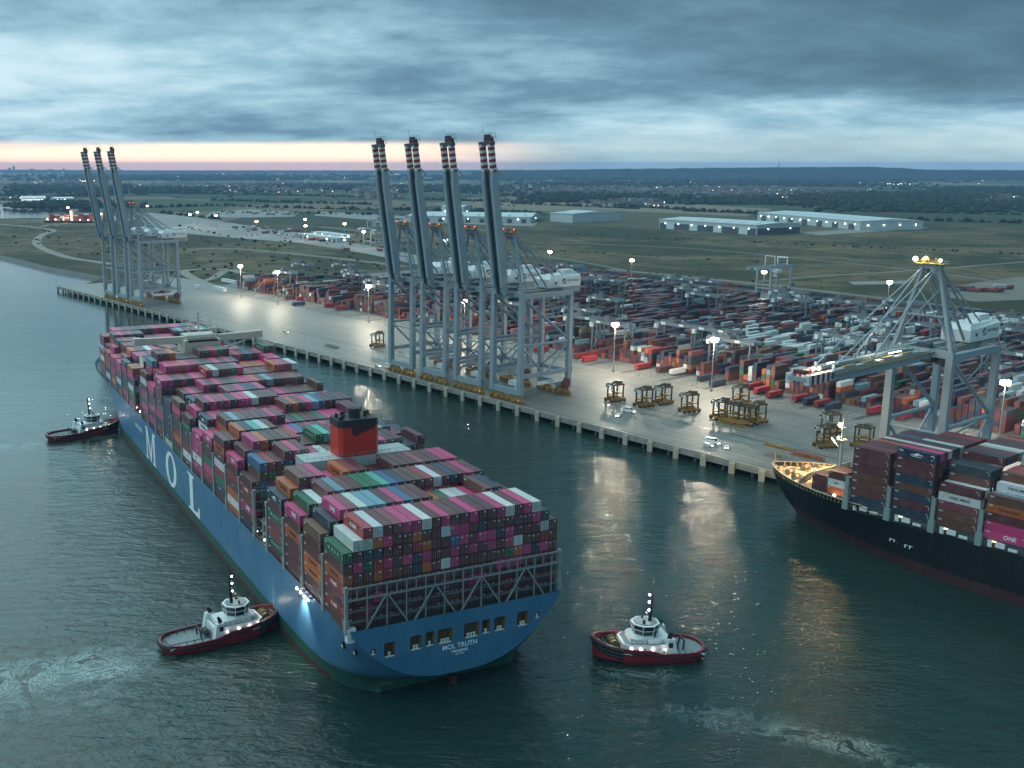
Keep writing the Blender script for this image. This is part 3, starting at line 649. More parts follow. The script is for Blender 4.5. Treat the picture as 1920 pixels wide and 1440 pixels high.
for k,bi in enumerate(BAYS):
    nr=rows_at(k); h=HT[k]; y=bi*PB+1.15+CLn/2+.35; lift=1. if bi>21 else 0.
    for r in range(nr):
        lat=(r-(nr-1)/2)*2.53
        for t in range(h[r]):
            top=h[r]-1-t; rc=random.Random(k*9999+r*77+t)
            gapb=k in(0,4) or (k==15) # aft end open to view
            aft=gapb or t>=(HT[k-1][min(r,len(HT[k-1])-1)] if k else 0)-1
            port=t>=(h[r-1] if r else 0); stb=t>=(h[r+1] if r<nr-1 else 0); fwd=(k in(3,14,len(BAYS)-1))
            if not(top==0 or aft or port or stb or fwd): continue
            c=rc.choice(pool)
            if top==0 and k in TOPS: c=TOPS[k][r]
            elif k==0 and (t+1) in FACE and FACE[t+1][r]!='-': c=FACE[t+1][r]
            elif k==0 and t<4: c=rc.choice('BBBBBBDBMRKN')
            elif r==0 and k in SIDE and top<len(SIDE[k]): c=SIDE[k][top]
            elif r==0: c=rc.choice('BBBBDMMNNORGWKP')
            let=None
            if port and (r==0 or rc.random()<.75):
                let={'M':'ONE','O':'Hapag-Lloyd','G':'U A S C','W':'YANG MING','R':'K LINE','D':None,'N':'APL' if rc.random()<.4 else None}.get(c)
            bay='%s bay from blue ship\'s stern'%ordn(k)
            lab='%s container, %s, %s row from port, %s'%(COL[c][1],'top tier' if top==0 else ordn(top)+' below top',ordn(r),bay)
            v=(1 if top==0 else 0)|(2 if aft else 0)|(4 if port else 0)
            add_cont(shipw(lat,y,ZB+lift+t*TH),SA,c,v,lab,let,.45 if (k==0 and t<4 and r>0) else 1.)
# ------------------------------------------------------------------ black container ship at the berth
S2C=-26.5
ship2=thing('container_ship','black hulled container ship at the quay, its bow deck lit yellow','ship',Q(0,S2C,0),QA)
def w2(s,z):
    t=max(0,(s+64)/48.); top=22.3*max(0,1-t**2.1)**.78
    t0=max(0,(s+98)/71.2); w0=22.3*max(0,1-t0**1.65)
    k=max(0,min(1,z/17.)); 
    if s<-255: a=(s+255)/-45; w0*=max(.2,1-a*a*.8)
    return w0+(top-w0)*k**1.25
black_h=M('black hull paint',(.008,.009,.010),.55,var=.3,scale=.08,dirt=.12,spec=.25); red_b=M('dark red boot paint',(.040,.012,.012),.55,var=.3,scale=.1,dirt=.3)
ys=[-300,-290,-275,-255,-200,-150,-120,-105,-95,-85,-76,-70,-66,-62,-56,-50,-45,-40,-36,-32,-29,-27,-25,-23,-21,-19.5,-18,-17,-16.3,-16.02]
zs2=[-2,0,1.7,3.6,6,9,12,15.2,17.4]
b=MB()
for sd_ in(-1,1):
    vs=[];fs=[];mi=[];K=len(zs2)
    for s in ys:
        for j,z in enumerate(zs2):
            ztop=15.3 if s<-68 else 17.5 if s>-64 else 16.4
            zz_=min(z,ztop) if j==K-1 else z
            smin=-27.3+11.3*max(0,min(1,zz_/17.4))**1.1   # raked stem
            vs.append((sd_*w2(min(s,smin) if s>-28 else s,zz_)*1.0,min(s,smin),zz_))
    for i in range(len(ys)-1):
        for k in range(K-1):
            q=(i*K+k,(i+1)*K+k,(i+1)*K+k+1,i*K+k+1); fs.append(q if sd_>0 else q[::-1]); mi.append(1 if k<3 else 0)
    k0=len(b.v); b.v+=vs; b.f+=[tuple(x+k0 for x in f) for f in fs]; b.m+=mi
h2=b.build('hull',[black_h,red_b],ship2,smooth=True)
cream=M('bow deck paint',(.42,.33,.22),.6,var=.15,dirt=.25); wp2=M('breakwater paint',(.52,.48,.40),.55,var=.1,dirt=.2)
b=MB()
for i in range(len(ys)-1):
    a,c=ys[i],ys[i+1]; za=14.9 if c<=-56 else 15.9
    b.add([(-w2(a,16.5)+.12,a,za),(w2(a,16.5)-.12,a,za),(w2(c,16.5)-.12,c,za),(-w2(c,16.5)+.12,c,za)],[(0,1,2,3)],1 if c<=-38 else 0)
b.build('deck',[cream,deck_m],ship2)
b=MB()
for i in range(len(ys)-1):     # bulwark rail cap and stays round the bow
    a,c=ys[i],ys[i+1]
    if a<-70: continue
    for sd_ in(-1,1):
        za=17.5 if a>=-64 else 16.0
        b.beam((sd_*w2(a,17.4),a,za),(sd_*w2(c,17.4),c,17.5 if c>-64 else 16),.35,.14)
s=-62
while s<-17:
    for sd_ in(-1,1): x=w2(s,17)-.35; b.box((sd_*x,s,16.7),(.5,.1,1.5))
    s+=1.5
b.build('bulwark_rail',cream,ship2)
b=MB()
for x0,x1 in((-15.5,-2.2),(-2.2,17)):
    sa,sb=(-35.5,-33.2) if x0<-5 else (-33.2,-35.8)
    b.add([(x0,sa,15.9),(x1,sb,15.9),(x1,sb-.9,19.6),(x0,sa-.9,18.6)],[(0,1,2,3),(3,2,1,0)])
    for k in range(9):
        t=k/8; x=x0+(x1-x0)*t; s=sa+(sb-sa)*t
        b.beam((x,s-.06,15.9),(x,s-.95,19.1),.18,.5); 
    for z in(.3,.65,1.): b.beam((x0,sa-.9*z-.1,15.9+2.8*z),(x1,sb-.9*z-.1,15.9+3.6*z),.25)
b.build('breakwater',wp2,ship2)
b=MB()
dmach=M('deck machinery',(.26,.19,.12),.6,dirt=.4)
for x,s in((-5,-26),(4,-26.5),(-9,-31),(8,-31)):
    b=MB(); b.tube((x-1.2,s,17.1),(x+1.2,s,17.1),.75,k=10); b.tube((x-1.5,s,17.1),(x-1.2,s,17.1),1.1,k=10); b.tube((x+1.2,s,17.1),(x+1.5,s,17.1),1.1,k=10); b.box((x+2.2,s,16.7),(1.2,1.4,1.5)); b.build('mooring_winch',dmach,ship2)
for x,s in((-2,-19.5),(2,-19.5),(-6,-22),(6,-22),(-11,-28),(11,-28)): b=MB(); b.tube((x-.4,s,15.9),(x-.4,s,16.9),.28); b.tube((x+.4,s,15.9),(x+.4,s,16.9),.28); b.box((x,s,15.95),(1.6,.8,.12)); b.build('mooring_bollard',dmach,ship2)
for x in(-3,3): b=MB(); b.tube((x,-22,16),(x,-30,16),.3); b.build('anchor_chain',dmach,ship2)
b=MB(); b.tube((0,-16.6,17.4),(0,-16.6,21.4),.09); b.build('jack_staff',wp2,ship2)
b=MB(); b.tube((1.5,-41,15.9),(1.5,-41,31),.75,.55,k=10); b.tube((1.5,-41,31),(1.5,-41,38.5),.4,.25,k=8); b.box((1.5,-41,31),(3.4,2.6,.25)); b.box((1.5,-41,32.1),(3.4,.06,.06)); b.box((1.5,-41,35.4),(2.2,1.8,.2)); b.box((1.5,-40.2,24),(1.2,.2,16)); b.tube((1.5,-41,27),(1.5,-37,31),.1)
fm=b.build('foremast',wp2,ship2)
b=MB(); b.ball((1.5,-39.9,36.2),.75); b.build('lamp',lampo,fm)
b=MB(); b.ball((1.2,-39.8,31.6),.5); b.ball((2.4,-39.9,31.5),.3); b.build('lamp',lampw,fm)
light('lamp_glow',(1.5,-38.2,36.4),8000,(1,.62,.26),.6,ship2); fs_=bpy.data.lights.new('floodlight_beam','SPOT'); fs_.energy=45000; fs_.color=(1,.68,.32); fs_.spot_size=R(105); fs_.spot_blend=.6; fs_.shadow_soft_size=.5; fo2=bpy.data.objects.new('floodlight_beam',fs_); C.objects.link(fo2); fo2.parent=ship2; fo2.location=(1.5,-39,30.8); fo2.rotation_euler=Vector((0.1,-14,14)).to_track_quat('Z','Y').to_euler()
light('floodlight_beam',(-12.5,-41,20.5),600,(1,.8,.45),.4,ship2)
# hatch coaming, posts, under-stack lamps
b=MB(); b.box((0,-175,16.2),(40.5,238,2.2)); b.build('hatch_cover',M('hatch coaming paint',(.10,.12,.12),.7,var=.3),ship2)
PN=[-57.2,-71.2,-85.2,-99.2,-113.2,-127.2,-141.2,-155.2]
pp=None
for s in PN:
    if pp is None:
        b=MB()
        for sd_ in(-1,1): b.box((sd_*21.9,0,20.3),(.9,1.2,10.8),0); b.box((sd_*21.9,0,16.8),(1.3,1.9,4),0); b.box((sd_*21.9,.35,25.9),(.7,.5,.5),0)
        for i in range(1,17): b.box((-21.9+i*2.58,0,20),(.2,.5,9),1)
        for z in(17.5,20.2,22.9,25.4): b.box((0,0,z),(43,.8,.22),1)
        pp=b.build('lashing_bridge',[M('pale green grey steel',(.20,.25,.24),.55,dirt=.3),lash_d],ship2); o=pp
    else: o=pp.copy(); C.objects.link(o)
    o.location=(0,s,0)
b=MB(); b.box((-21.8,-6,16.4),(.5,2.6,1.5)); b.box((-21.6,-3,16.2),(.3,1.2,2.2)); b.box((-21.8,-9.5,15.9),(.4,2.5,.8))
st=b.build('deck_locker',white_paint,ship2); st.location=(0,PN[0],0)
lm=MB(); lm.box((-21.5,-3.6,17.0),(.2,2.4,.35)); ll=lm.build('deck_light',M('dim warm lamp',(.95,.85,.45),emit=2.2),ship2); ll.location=(0,PN[0],0)
for s in PN[1:]:
    for q in(st,ll): o=q.copy(); C.objects.link(o); o.location=(0,s,0)
for s in(-50,-54): 
    b=MB(); b.box((-16.5,s,16.6),(.4,.6,.5)); b.build('deck_light',lampm,ship2)
b=MB(); 
for k in range(3): b.box((-w2(-73,8.2)-.05,-72.0-k*1.3,8.1),(.08,.35,1.0)); b.box((-w2(-73,8.2)-.05,-72.5-k*1.3,8.4),(.08,.9,.2))
for k in range(2): b.box((-w2(-79,8)-.05,-77.3-k*1.5,7.7),(.08,.35,1.0)); b.box((-w2(-79,8)-.05,-77.8-k*1.5,8.1),(.08,.8,.2))
b.build('draught_marks',txt_white,ship2)
for k,(x0,x1) in enumerate(((-45.8,-46.6),(-31,-31))): pass
# bow anchor
b=MB(); x=-w2(-36,9)-.25; b.box((x,-36,9.4),(.5,.6,2.6)); b.box((x,-36,8.2),(.5,2.4,.7)); b.build('anchor',black,ship2)
H2=[[7]*14+[6]*3,[8]*13+[7]*4,[5,5]+[7]*3+[8]*12,[5,5,6]+[7]*5+[8]*9,[6]*3+[7]*14,[7]*17,[7]*17]
S2={0:'BBBDDBN',1:'NBBNDNB',2:'BWPDD',3:'DOBMM',4:'BOBBDB'}
T2={0:'BPBBBOBWBBUBBNBBB',1:'NMPWBNWBBBBRBBBBB',2:'BWKNKBNBDSWBBBBOB',3:'DLWDPROBSBBBBNBDB'}
for k in range(7):
    ymid=PN[k]-.9-CLn/2
    for r in range(17):
        lat=(r-8)*2.53; h=H2[k][r]
        for t in range(h):
            top=h-1-t; rc=random.Random(777+k*999+r*50+t)
            fwd=t>=(H2[k-1][r] if k else 0)-1; aft=k==6 or t>=H2[k+1][r]
            port=t>=(H2[k][r-1] if r else 0)
            if not(top==0 or fwd or port or aft): continue
            c=rc.choice('BBBBBBBBBBBBDDDDDDDNNPRWSO')
            if r==0 and k in S2 and top<len(S2[k]): c=S2[k][top]
            elif top==0 and k in T2: c=T2[k][r]
            let=None
            if port: let={'M':'ONE','O':'Hapag-Lloyd','W':'YANG MING','N':'APL' if (k==1 and r==0 and top in(0,6)) else None}.get(c)
            if c=='M' and top!=4: let=None
            if port and k==3 and t==5 and r==2: let='YANG MING'
            lab='%s container, %s, %s row from the water, %s bay from black ship\'s bow'%(COL[c][1],'top tier' if top==0 else ordn(top)+' below top',ordn(r),ordn(k))
            add_cont(Q(ymid,S2C+lat,17.6+t*TH),QA,c,(1 if top==0 else 0)|(8 if fwd else 0)|(4 if port else 0),lab,let)
for (nn_,s,t,c,let) in((-40.5,-49.6,0,'O',None),(-40.5,-49.6,1,'W','YANG MING'),(-40.5,-49.6,2,'B',None),(-39.5,-43.2,1,'B',None),(-39.5,-43.2,0,'B',None),(-37.9,-49.6,2,'B',None),(-37.9,-49.6,1,'B',None),(-35.3,-49.6,2,'B',None),(-37,-43.2,1,'B',None)):
    add_cont(Q(s,nn_,16.3+t*TH),QA,c,15,'short %s container %s in the %s forward stack of black ship'%(COL[c][1],['at deck level','one above deck','topmost'][t],'foremost' if s>-45 else 'second') if nn_<-39 else 'maroon container in the small forward stack on black ship',let,1.); CONT[-1].append(.49)
# ------------------------------------------------------------------ tugs
tug_red=M('tug hull red',(.20,.014,.022),.38,var=.12,scale=.3,dirt=.2); tug_white=M('tug white paint',(.60,.63,.64),.4,var=.06,dirt=.15); tug_deck=M('tug deck grey',(.17,.21,.22),.6,var=.15,dirt=.3); tug_dk=M('tug dark deck',(.035,.045,.04),.7)
def tug(label,pos,hdg,L,B,wx,aft_long,name='tug_boat'):
    t=thing(name,label,'tug',pos,hdg,'tugs around the blue ship')
    def half(u): return B/2*max(0,1-abs(u)**(3.0 if u>0 else 7))**(1/1.75)
    def deck(u): return 1.9+1.9*max(0,u)**2.
    def rail(u): 
        e=.9 if u<-.15 else .9+1.0*min(1,(u+.15)/.2)
        return deck(u)+e
    us=[-1,-.985,-.95,-.88,-.75,-.5,-.3,-.17,-.1,0,.05,.2,.4,.55,.7,.8,.88,.94,.98,1.]
    lv=[(-1,.80),(0,.9),(.9,.96),(None,1.)]
    b=MB()
    for sd_ in(-1,1):
        vs=[];fs=[];K=4
        for u in us:
            for z,k in lv: vs.append((u*L/2*(k if z is None else .93+.07*(z+1)/2),sd_*half(u)*k,rail(u) if z is None else z))
        for i in range(len(us)-1):
            for k in range(K-1): q=(i*K+k,(i+1)*K+k,(i+1)*K+k+1,i*K+k+1); fs.append(q[::-1] if sd_>0 else q)
        b.add([],[]); k_=len(b.v); b.v+=vs; b.f+=[tuple(j+k_ for j in f) for f in fs]; b.m+=[1 if us[i]>=.5 and k<2 else 0 for i in range(len(us)-1) for k in range(K-1)]
        vs=[]
        for u in us: vs+=[(u*L/2,sd_*half(u),rail(u)),(u*L/2*.975,sd_*max(0,half(u)-.35),rail(u)),(u*L/2*.975,sd_*max(0,half(u)-.35),deck(u))]
        fs=[]
        for i in range(len(us)-1):
            for k in range(2): q=(i*3+k,(i+1)*3+k,(i+1)*3+k+1,i*3+k+1); fs.append(q[::-1] if sd_>0 else q)
        b.add(vs,fs)
    b.build('hull',[tug_red,black],t)
    b=MB()
    for i in range(len(us)-1):
        u0,u1=us[i],us[i+1]; a,c=max(0,half(u0)-.3),max(0,half(u1)-.3)
        b.add([(u0*L/2*.975,-a,deck(u0)),(u0*L/2*.975,a,deck(u0)),(u1*L/2*.975,c,deck(u1)),(u1*L/2*.975,-c,deck(u1))],[(3,2,1,0)],1 if u0>.5 else 0)
    b.build('deck',[tug_deck,tug_dk],t)
    b=MB()       # rubber fender
    for sd_ in(-1,1):
        for i in range(len(us)-1):
            u0,u1=us[i],us[i+1]
            if u0<.52 and u1>-.86 : r0=.22; dz=.9
            else: r0=.62; dz=.55
            b.tube((u0*L/2*1.005,sd_*half(u0)*1.0,rail(u0)-dz),(u1*L/2*1.005,sd_*half(u1)*1.0,rail(u1)-dz),r0,k=6)
            if u0>=.52: b.tube((u0*L/2*.985,sd_*half(u0)*.97,rail(u0)-1.6),(u1*L/2*.985,sd_*half(u1)*.97,rail(u1)-1.6),.6,k=6); b.tube((u0*L/2*.965,sd_*half(u0)*.95,rail(u0)-2.6),(u1*L/2*.965,sd_*half(u1)*.95,rail(u1)-2.6),.55,k=6)
    b.build('fender',black,t)
    d0=1.9; xa,xb=wx-L*.23,wx+L*.22; W=B*.70
    if aft_long: xa=wx-L*.22; xb=wx+L*.19
    def fr(x0,x1,w,nose): return [(x0,-w/2),(x1-nose,-w/2),(x1,-w/2+nose*.9),(x1,w/2-nose*.9),(x1-nose,w/2),(x0,w/2)]
    b=MB(); b.prism(fr(xa,xb,W,1.4),d0,d0+2.7); b.prism(fr(xa+1.2,xb-2.0,W*.82,1.2),d0+2.7,d0+4.0)
    for sd_ in(-1,1): b.prism([(xa-.6,sd_*W/2-.9),(xa+2.6,sd_*W/2-.9),(xa+2.6,sd_*W/2+.9),(xa-.6,sd_*W/2+.9)],d0+.0,d0+4.3,top=[(xa+.2,sd_*W/2-.8),(xa+2.2,sd_*W/2-.8),(xa+2.2,sd_*W/2+.8),(xa+.2,sd_*W/2+.8)])
    dh=b.build('deckhouse',tug_white,t)
    b=MB(); b.prism(fr(xa+.8,xb-.6,W*.92,1.2),d0+2.705,d0+2.76); b.build('upper_deck',tug_deck,dh)
    b=MB()
    for sd_ in(-1,1):
        for k in range(5): b=MB(); b.tube((xa+4+k*1.9,sd_*(W/2-.03),d0+1.5),(xa+4+k*1.9,sd_*(W/2+.04),d0+1.5),.2,k=8); b.build('porthole',glass,dh)
        b=MB(); b.box((xa+1.4,sd_*(W/2+.86),d0+2.9),(1.1,.12,1.3)); b.build('window',glass,dh)
        b=MB(); b.box((xa+2.6,sd_*(W/2+.1),d0+1.2),(.8,.1,1.8)); b.build('door',tug_deck,dh)
    b=MB(); k=8; r=3.45
    oc=lambda r:[(wx+r*1.05*math.cos(2*math.pi*(i+.5)/k),r*math.sin(2*math.pi*(i+.5)/k)) for i in range(k)]
    z0=d0+4.0; b.prism(oc(r*.92),z0,z0+.55); b.prism(oc(r*1.05),z0+3.15,z0+3.38); b.prism(oc(r*.85),z0+3.38,z0+3.55,1); 
    o1,o2=oc(r*.9),oc(r*1.06)
    for i in range(k): b.beam((*o1[i],z0+.6),(*o2[i],z0+3.15),.17)
    for f in(.78,): 
        for i in range(k): p_,q_=oc(r*.985)[i],oc(r*.985)[(i+1)%k]; b.beam((*p_,z0+1.9),(*q_,z0+1.9),.16)
    wh=b.build('wheelhouse',[tug_white,tug_deck],t)
    b=MB(); b.prism(oc(r*.86),z0+.54,z0+3.14,top=oc(r*1.0)); b.build('window',glass,wh)
    b=MB(); mx=wx-1.2; zt=z0+3.45
    b.beam((mx,0,zt),(mx-.4,0,zt+7.6),.75,.75,w2=.4); b.box((mx-.3,0,zt+4.6),(.4,2.6,.2)); b.box((mx-.3,0,zt+6.6),(.4,2.0,.2)); b.box((mx-.4,0,zt+7.7),(.3,2.6,.25)); b.box((mx+.3,0,zt+2.2),(1.4,.4,.2)); b.tube((mx-.4,0,zt+7.5),(mx-.4,0,zt+8.8),.06); b.box((mx+1.0,.2,zt+2.5),(.25,2.0,.3))
    ms=b.build('mast',black,t)
    for z in(3.2,5.4,7.4): b=MB(); b.ball((mx+.45,.3,zt+z),.26); b.build('lamp',lampw,ms)
    b=MB()
    for sd_ in(-1,1): b.tube((xa+1.3,sd_*(W/2-.2),d0+4.3),(xa+.9,sd_*(W/2-.2),d0+6.0),.42,.36); b.tube((xa+1.9,sd_*(W/2-.4),d0+4.3),(xa+1.4,sd_*(W/2-.4),d0+5.6),.26)
    b.build('exhaust_pipe',black,t)
    b=MB()
    b.tube((wx+.8,1.6,zt),(wx+.8,1.6,zt+1.1),.4); b.box((wx+.3,-1.7,zt+.5),(.5,.5,.9)); b.tube((wx-1.9,2.3,z0+.2),(wx-1.9,2.3,z0+2.9),.4)
    b.build('fire_monitor',tug_dk,t)
    b=MB(); wxx=xb+1.7
    b.tube((wxx,-1.6,deck(.6)+1.1),(wxx,1.6,deck(.6)+1.1),.95,k=12)
    for y in(-1.9,0,1.9): b.tube((wxx,y-.12,deck(.6)+1.1),(wxx,y+.12,deck(.6)+1.1),1.35,k=12)
    b.box((wxx,-2.6,deck(.6)+.7),(1.6,1.0,1.4)); b.box((L*.44,0,deck(.85)+.6),(.5,2.2,1.2)); b.tube((L*.4,-1,deck(.8)),(L*.4,-1,deck(.8)+1.3),.25); b.tube((L*.4,1,deck(.8)),(L*.4,1,deck(.8)+1.3),.25)
    b.build('bow_winch',M('winch green brown',(.12,.105,.06),.6,var=.3,dirt=.4),t)
    b=MB(); gx=-L*.30 if not aft_long else -L*.18
    for sd_ in(-1,1): b.beam((gx,sd_*1.9,1.9),(gx-.3,sd_*1.5,4.3),.4)
    b.beam((gx-.3,-1.6,4.2),(gx-.3,1.6,4.2),.4); b.tube((gx+1.8,-1.1,2.9),(gx+1.8,1.1,2.9),.85,k=12); b.box((gx+1.8,-1.5,2.6),(1.3,.4,1.6)); b.box((gx+1.8,1.5,2.6),(1.3,.4,1.6))
    b.build('towing_frame',tug_dk,t)
    b=MB()
    if aft_long:
        for sd_ in(-1,1):
            y=sd_*(B/2-1.3); b.tube((-L*.46,y*.86,3.1),(xa-1.5,y,3.1),.12); 
            for k in range(6): x=-L*.45+k*(xa-1.5+L*.45)/5; b.tube((x,y*.9,1.9),(x,y*.9,3.1),.12)
        b.box((-L*.45,0,2.0),(1.0,B*.5,.3))
    else:
        for sd_ in(-1,1):
            for k in range(4): b.tube((-L*.40+k*1.6,sd_*(B/2-1.0)*.9,1.9),(-L*.40+k*1.6,sd_*(B/2-1.0)*.9,2.9),.1)
    for sd_ in(-1,1):
        b.tube((xa+3,sd_*W*.40,d0+3.75),(xb-2,sd_*W*.40,d0+3.75),.05)
        for k in range(7): x=xa+3+k*(xb-xa-5)/6; b.tube((x,sd_*W*.44,d0+2.7),(x,sd_*W*.44,d0+3.75),.05)
    b.build('deck_rail',M('dark rail paint',(.03,.05,.06),.5),t)
    b=MB(); b.tube((wx-L*.10,W*.5-.3,d0+3.5),(wx-L*.10+3.2,W*.5-.3,d0+3.5),.62,k=8); b.build('life_raft',M('blue tarpaulin',(.02,.06,.16),.6) if aft_long else tug_white,t)
    lb=MB(); lb.ball((0,0,0),.36)
    lo=None
    for sd_ in(-1,1):
        for x,z in((xa+2.9,1.9),(wx-1,1.6),(wx+2.2,1.7),(xb-1.8,1.9)):
            if lo is None: lo=lb.build('deck_lamp',lampd,t); o=lo
            else: o=lo.copy(); C.objects.link(o)
            o.location=(x,sd_*(W/2+.3+(0.7 if x<xa+3.2 else 0)),d0+z)
    light('deck_glow',(wx,0,z0+6),300,(1,.93,.8),.5,t); light('deck_glow',(xb+1.5,0,d0+5.2),200,(1,.85,.6),.3,t)
    b=MB()
    for sd_ in(-1,1):
        for u in(.50,.60): x=u*L/2; b.beam((x,sd_*(half(u)+.03),rail(u)-1.15),(x-1.5,sd_*(half(u-.09)+.03),rail(u-.09)-1.15),.06,.35)
        x=-.86*L/2; b.box((x,sd_*(half(-.86)*.99+.03),2.0),(2.0,.06,.45))
    b.build('name_stripe',txt_white,t)
    return t
tug('red tug with central white wheelhouse floating clear of both ships off the blue stern','tug',0,1,1,0,False) if 0 else None
tug('red tug with thick black bow fender, alone on open water between the ships',(66.0,252.8,0),R(184),29.5,12.2,1.0,False)
tug('red tug with long open aft deck pushing on the blue ship near its stern',(-47.2,262.6,0),R(30.5),34,11.6,4.5,True)
tug('far red tug with lit mast pushing on the blue ship near its bow',(-147.5,478.6,0),R(38),35,11.6,4.5,True)

p0,p1=Vector((-47.2,262.6,0))+Vector((math.cos(R(30.5)),math.sin(R(30.5)),0))*15.6,SO+SR*-29.3+SF*52
b=MB(); q0=Vector((p0.x,p0.y,5.2)); q1=Vector((p1.x,p1.y,19.6)); b.tube(q0,q0.lerp(q1,.5)+Vector((0,0,-.5)),.07,k=5); b.tube(q0.lerp(q1,.5)+Vector((0,0,-.5)),q1,.07,k=5)
tag(b.build('tow_line',M('rope',(.35,.33,.27),.9)),'thin tow line from the bow of the near pushing tug up to the blue ship','rope')
# ------------------------------------------------------------------ ship to shore cranes
def sts(label,s,raised,group):
    t=thing('quay_crane',label,'crane',Q(s,2.5,5.0),QA,group); W_=20.5; G=35.
    ZP=55.5
    for x in(0,G):
        for y in(0,W_):
            b=MB(); zt=ZP+1 if x==0 else ZP-1.5
            yo=y; b.beam((x,yo,4.6),(x,yo,zt),2.5,2.5,w2=2.2,h2=2.2) if x else b.beam((x,yo,4.6),(x,yo,zt),2.7,2.8,w2=2.4,h2=2.4)
            b.build('leg',steel,t)
    for x in(0,G):
        b=MB(); b.box((x,W_/2,5.9),(2.2,W_+2.8,3.0)); 
        if x: b.box((x,W_/2,13.5),(1.4,W_-1.9,2.0))
        b.build('sill_beam',steel,t)
    bb=MB()
    for k in(-1,1):
        bb.box((0,k*1.9,1.25),(1.5,2.9,1.1)); [bb.tube((-.4,k*1.9+q,.6),(.4,k*1.9+q,.6),.58,k=10) for q in(-.9,.9)]; bb.prism([(-.8,k*1.9-1.2),(.8,k*1.9-1.2),(.8,k*1.9+1.2),(-.8,k*1.9+1.2)],1.8,2.7,top=[(-.5,k*1.9-.5),(.5,k*1.9-.5),(.5,k*1.9+.5),(-.5,k*1.9+.5)]); bb.box((-1.1,k*1.9,1.7),(.8,1.3,1.2)); bb.box((1.1,k*1.9-.4,1.5),(.7,1.1,1.0))
    bb.prism([(-.6,-2.5),(.6,-2.5),(.6,2.5),(-.6,2.5)],2.7,4.4,top=[(-.6,-.8),(.6,-.8),(.6,.8),(-.6,.8)]); bm_=None
    for x in(0,G):
        for y in(1.2,6.2,W_-6.2,W_-1.2):
            if bm_ is None: bm_=bb.build('bogie',bogie,t); o=bm_
            else: o=bm_.copy(); C.objects.link(o)
            o.location=(x,y,0)
    b=MB()
    for y in(0,W_):
        b.tube((.9,y,29.8),(G-.9,y,29.8),.8,k=10); b.tube((1,y,54),(G-1,y,31),.75,k=10); b.tube((1,y,28.8),(G/2-1.5,y,15),.52,k=8); b.tube((G-1,y,28.8),(G/2+1.5,y,15),.52,k=8) 
        b.beam((.5,y,14.0),(G-.5,y,14.0),1.2,2.2)
    b.tube((0,1,28),(0,W_-1,28),.4); b.tube((G,1,29),(G,W_-1,14),.4); b.tube((G,W_-1,53),(G,W_/2,40),.35); b.tube((G,1,53),(G,W_/2,40),.35)
    b.build('bracing',steel,t)
    b=MB()
    for y in(0,W_): b.box((G/2,y,ZP-.4),(G+1.5,1.9,2.4))
    for x in(0,G): b.box((x,W_/2,ZP+.6 if x==0 else ZP-.5),(1.8,W_+1.7,2.6))
    b.build('portal_beam',steel,t)
    yc=W_/2; g=3.1
    b=MB()
    for sd_ in(-1,1): b.beam((-4.5,yc+sd_*g,ZP+.1),(49,yc+sd_*g,ZP+.1),1.3,2.6)
    for x in range(0,50,7): b.box((x,yc,ZP+.6),(.5,g*2,.6))
    b.build('main_girder',steel,t)
    wm=yel if not raised else bogie
    for y in(yc-g-1.6,yc+g+1.6):
        b=MB(); b.box((11,y,ZP+1.25),(30,.9,.1))
        for z in(1.9,2.4): b.beam((-4,y,ZP+z),(26,y,ZP+z),.09)
        for k in range(12): b.box((-3.5+k*2.6,y,ZP+1.9),(.09,.09,1.2))
        b.build('walkway',wm,t)
    for y in(0,W_):
        b=MB(); b.beam((1,y+.8,ZP+1.9),(G-1,y+.8,ZP+1.9),.1); b.box((G/2,y+.4,ZP+.75),(G-4,.8,.08)); [b.box((2+k*3.1,y+.8,ZP+1.3),(.08,.08,1.2)) for k in range(11)]; b.build('walkway',wm,t)
    b=MB(); b.box((-1.2,yc,12.9),(1.4,7,.12)); [b.box((-1.8,yc-3.3+k*1.1,13.5),(.1,.1,1.25)) for k in range(7)]; b.build('platform',wm,t)
    b=MB(); b.box((1.4,3.0,7.0),(1.6,2.6,2.5)); b.build('electrical_cabin',white_paint,t)
    # mast
    b=MB(); ax,az_=.8,86.
    for sd_ in(-1,1):
        b.beam((0,yc+sd_*W_/2,ZP+1),(ax,yc+sd_*2.6,az_),1.5,1.3,w2=1.0,h2=.9); b.tube((G*.72,yc+sd_*g,ZP+1.5),(ax+.5,yc+sd_*2.3,az_-.5),.5,k=8)
        b.beam((3.5,yc+sd_*W_/2*.98,ZP+2),(ax+.4,yc+sd_*2.6,az_-1),.5)
    b.box((ax,yc,az_),(2.6,7.5,1.6)); b.beam((0,yc-6.2,ZP+13.5),(0,yc+6.2,ZP+13.5),.6); b.beam((.3,yc-7.9,ZP+8),(.6,yc+3.6,az_-8),.35); b.beam((.3,yc+7.9,ZP+8),(.6,yc-3.6,az_-8),.35)
    ap=b.build('apex_frame',steel,t)
    b=MB(); b.box((ax,yc,az_+1.0),(5.5,9.5,.15)); 
    for sd_ in(-1,1):
        b.box((ax,yc+sd_*4.7,az_+1.7),(5.5,.08,.08)); b.box((ax+sd_*2.7,yc,az_+1.7),(.08,9.5,.08)); b.box((ax,yc+sd_*2.5,az_+1.9),(1.6,1.6,1.6)); b.tube((ax,yc+sd_*1.2,az_+1),(ax,yc+sd_*1.2,az_+3),.3)
        for k in range(4): b.box((ax-2.7+k*1.8,yc+sd_*4.7,az_+1.4),(.08,.08,.8))
    b.build('apex_platform',bogie if raised else yel,ap)
    b=MB()
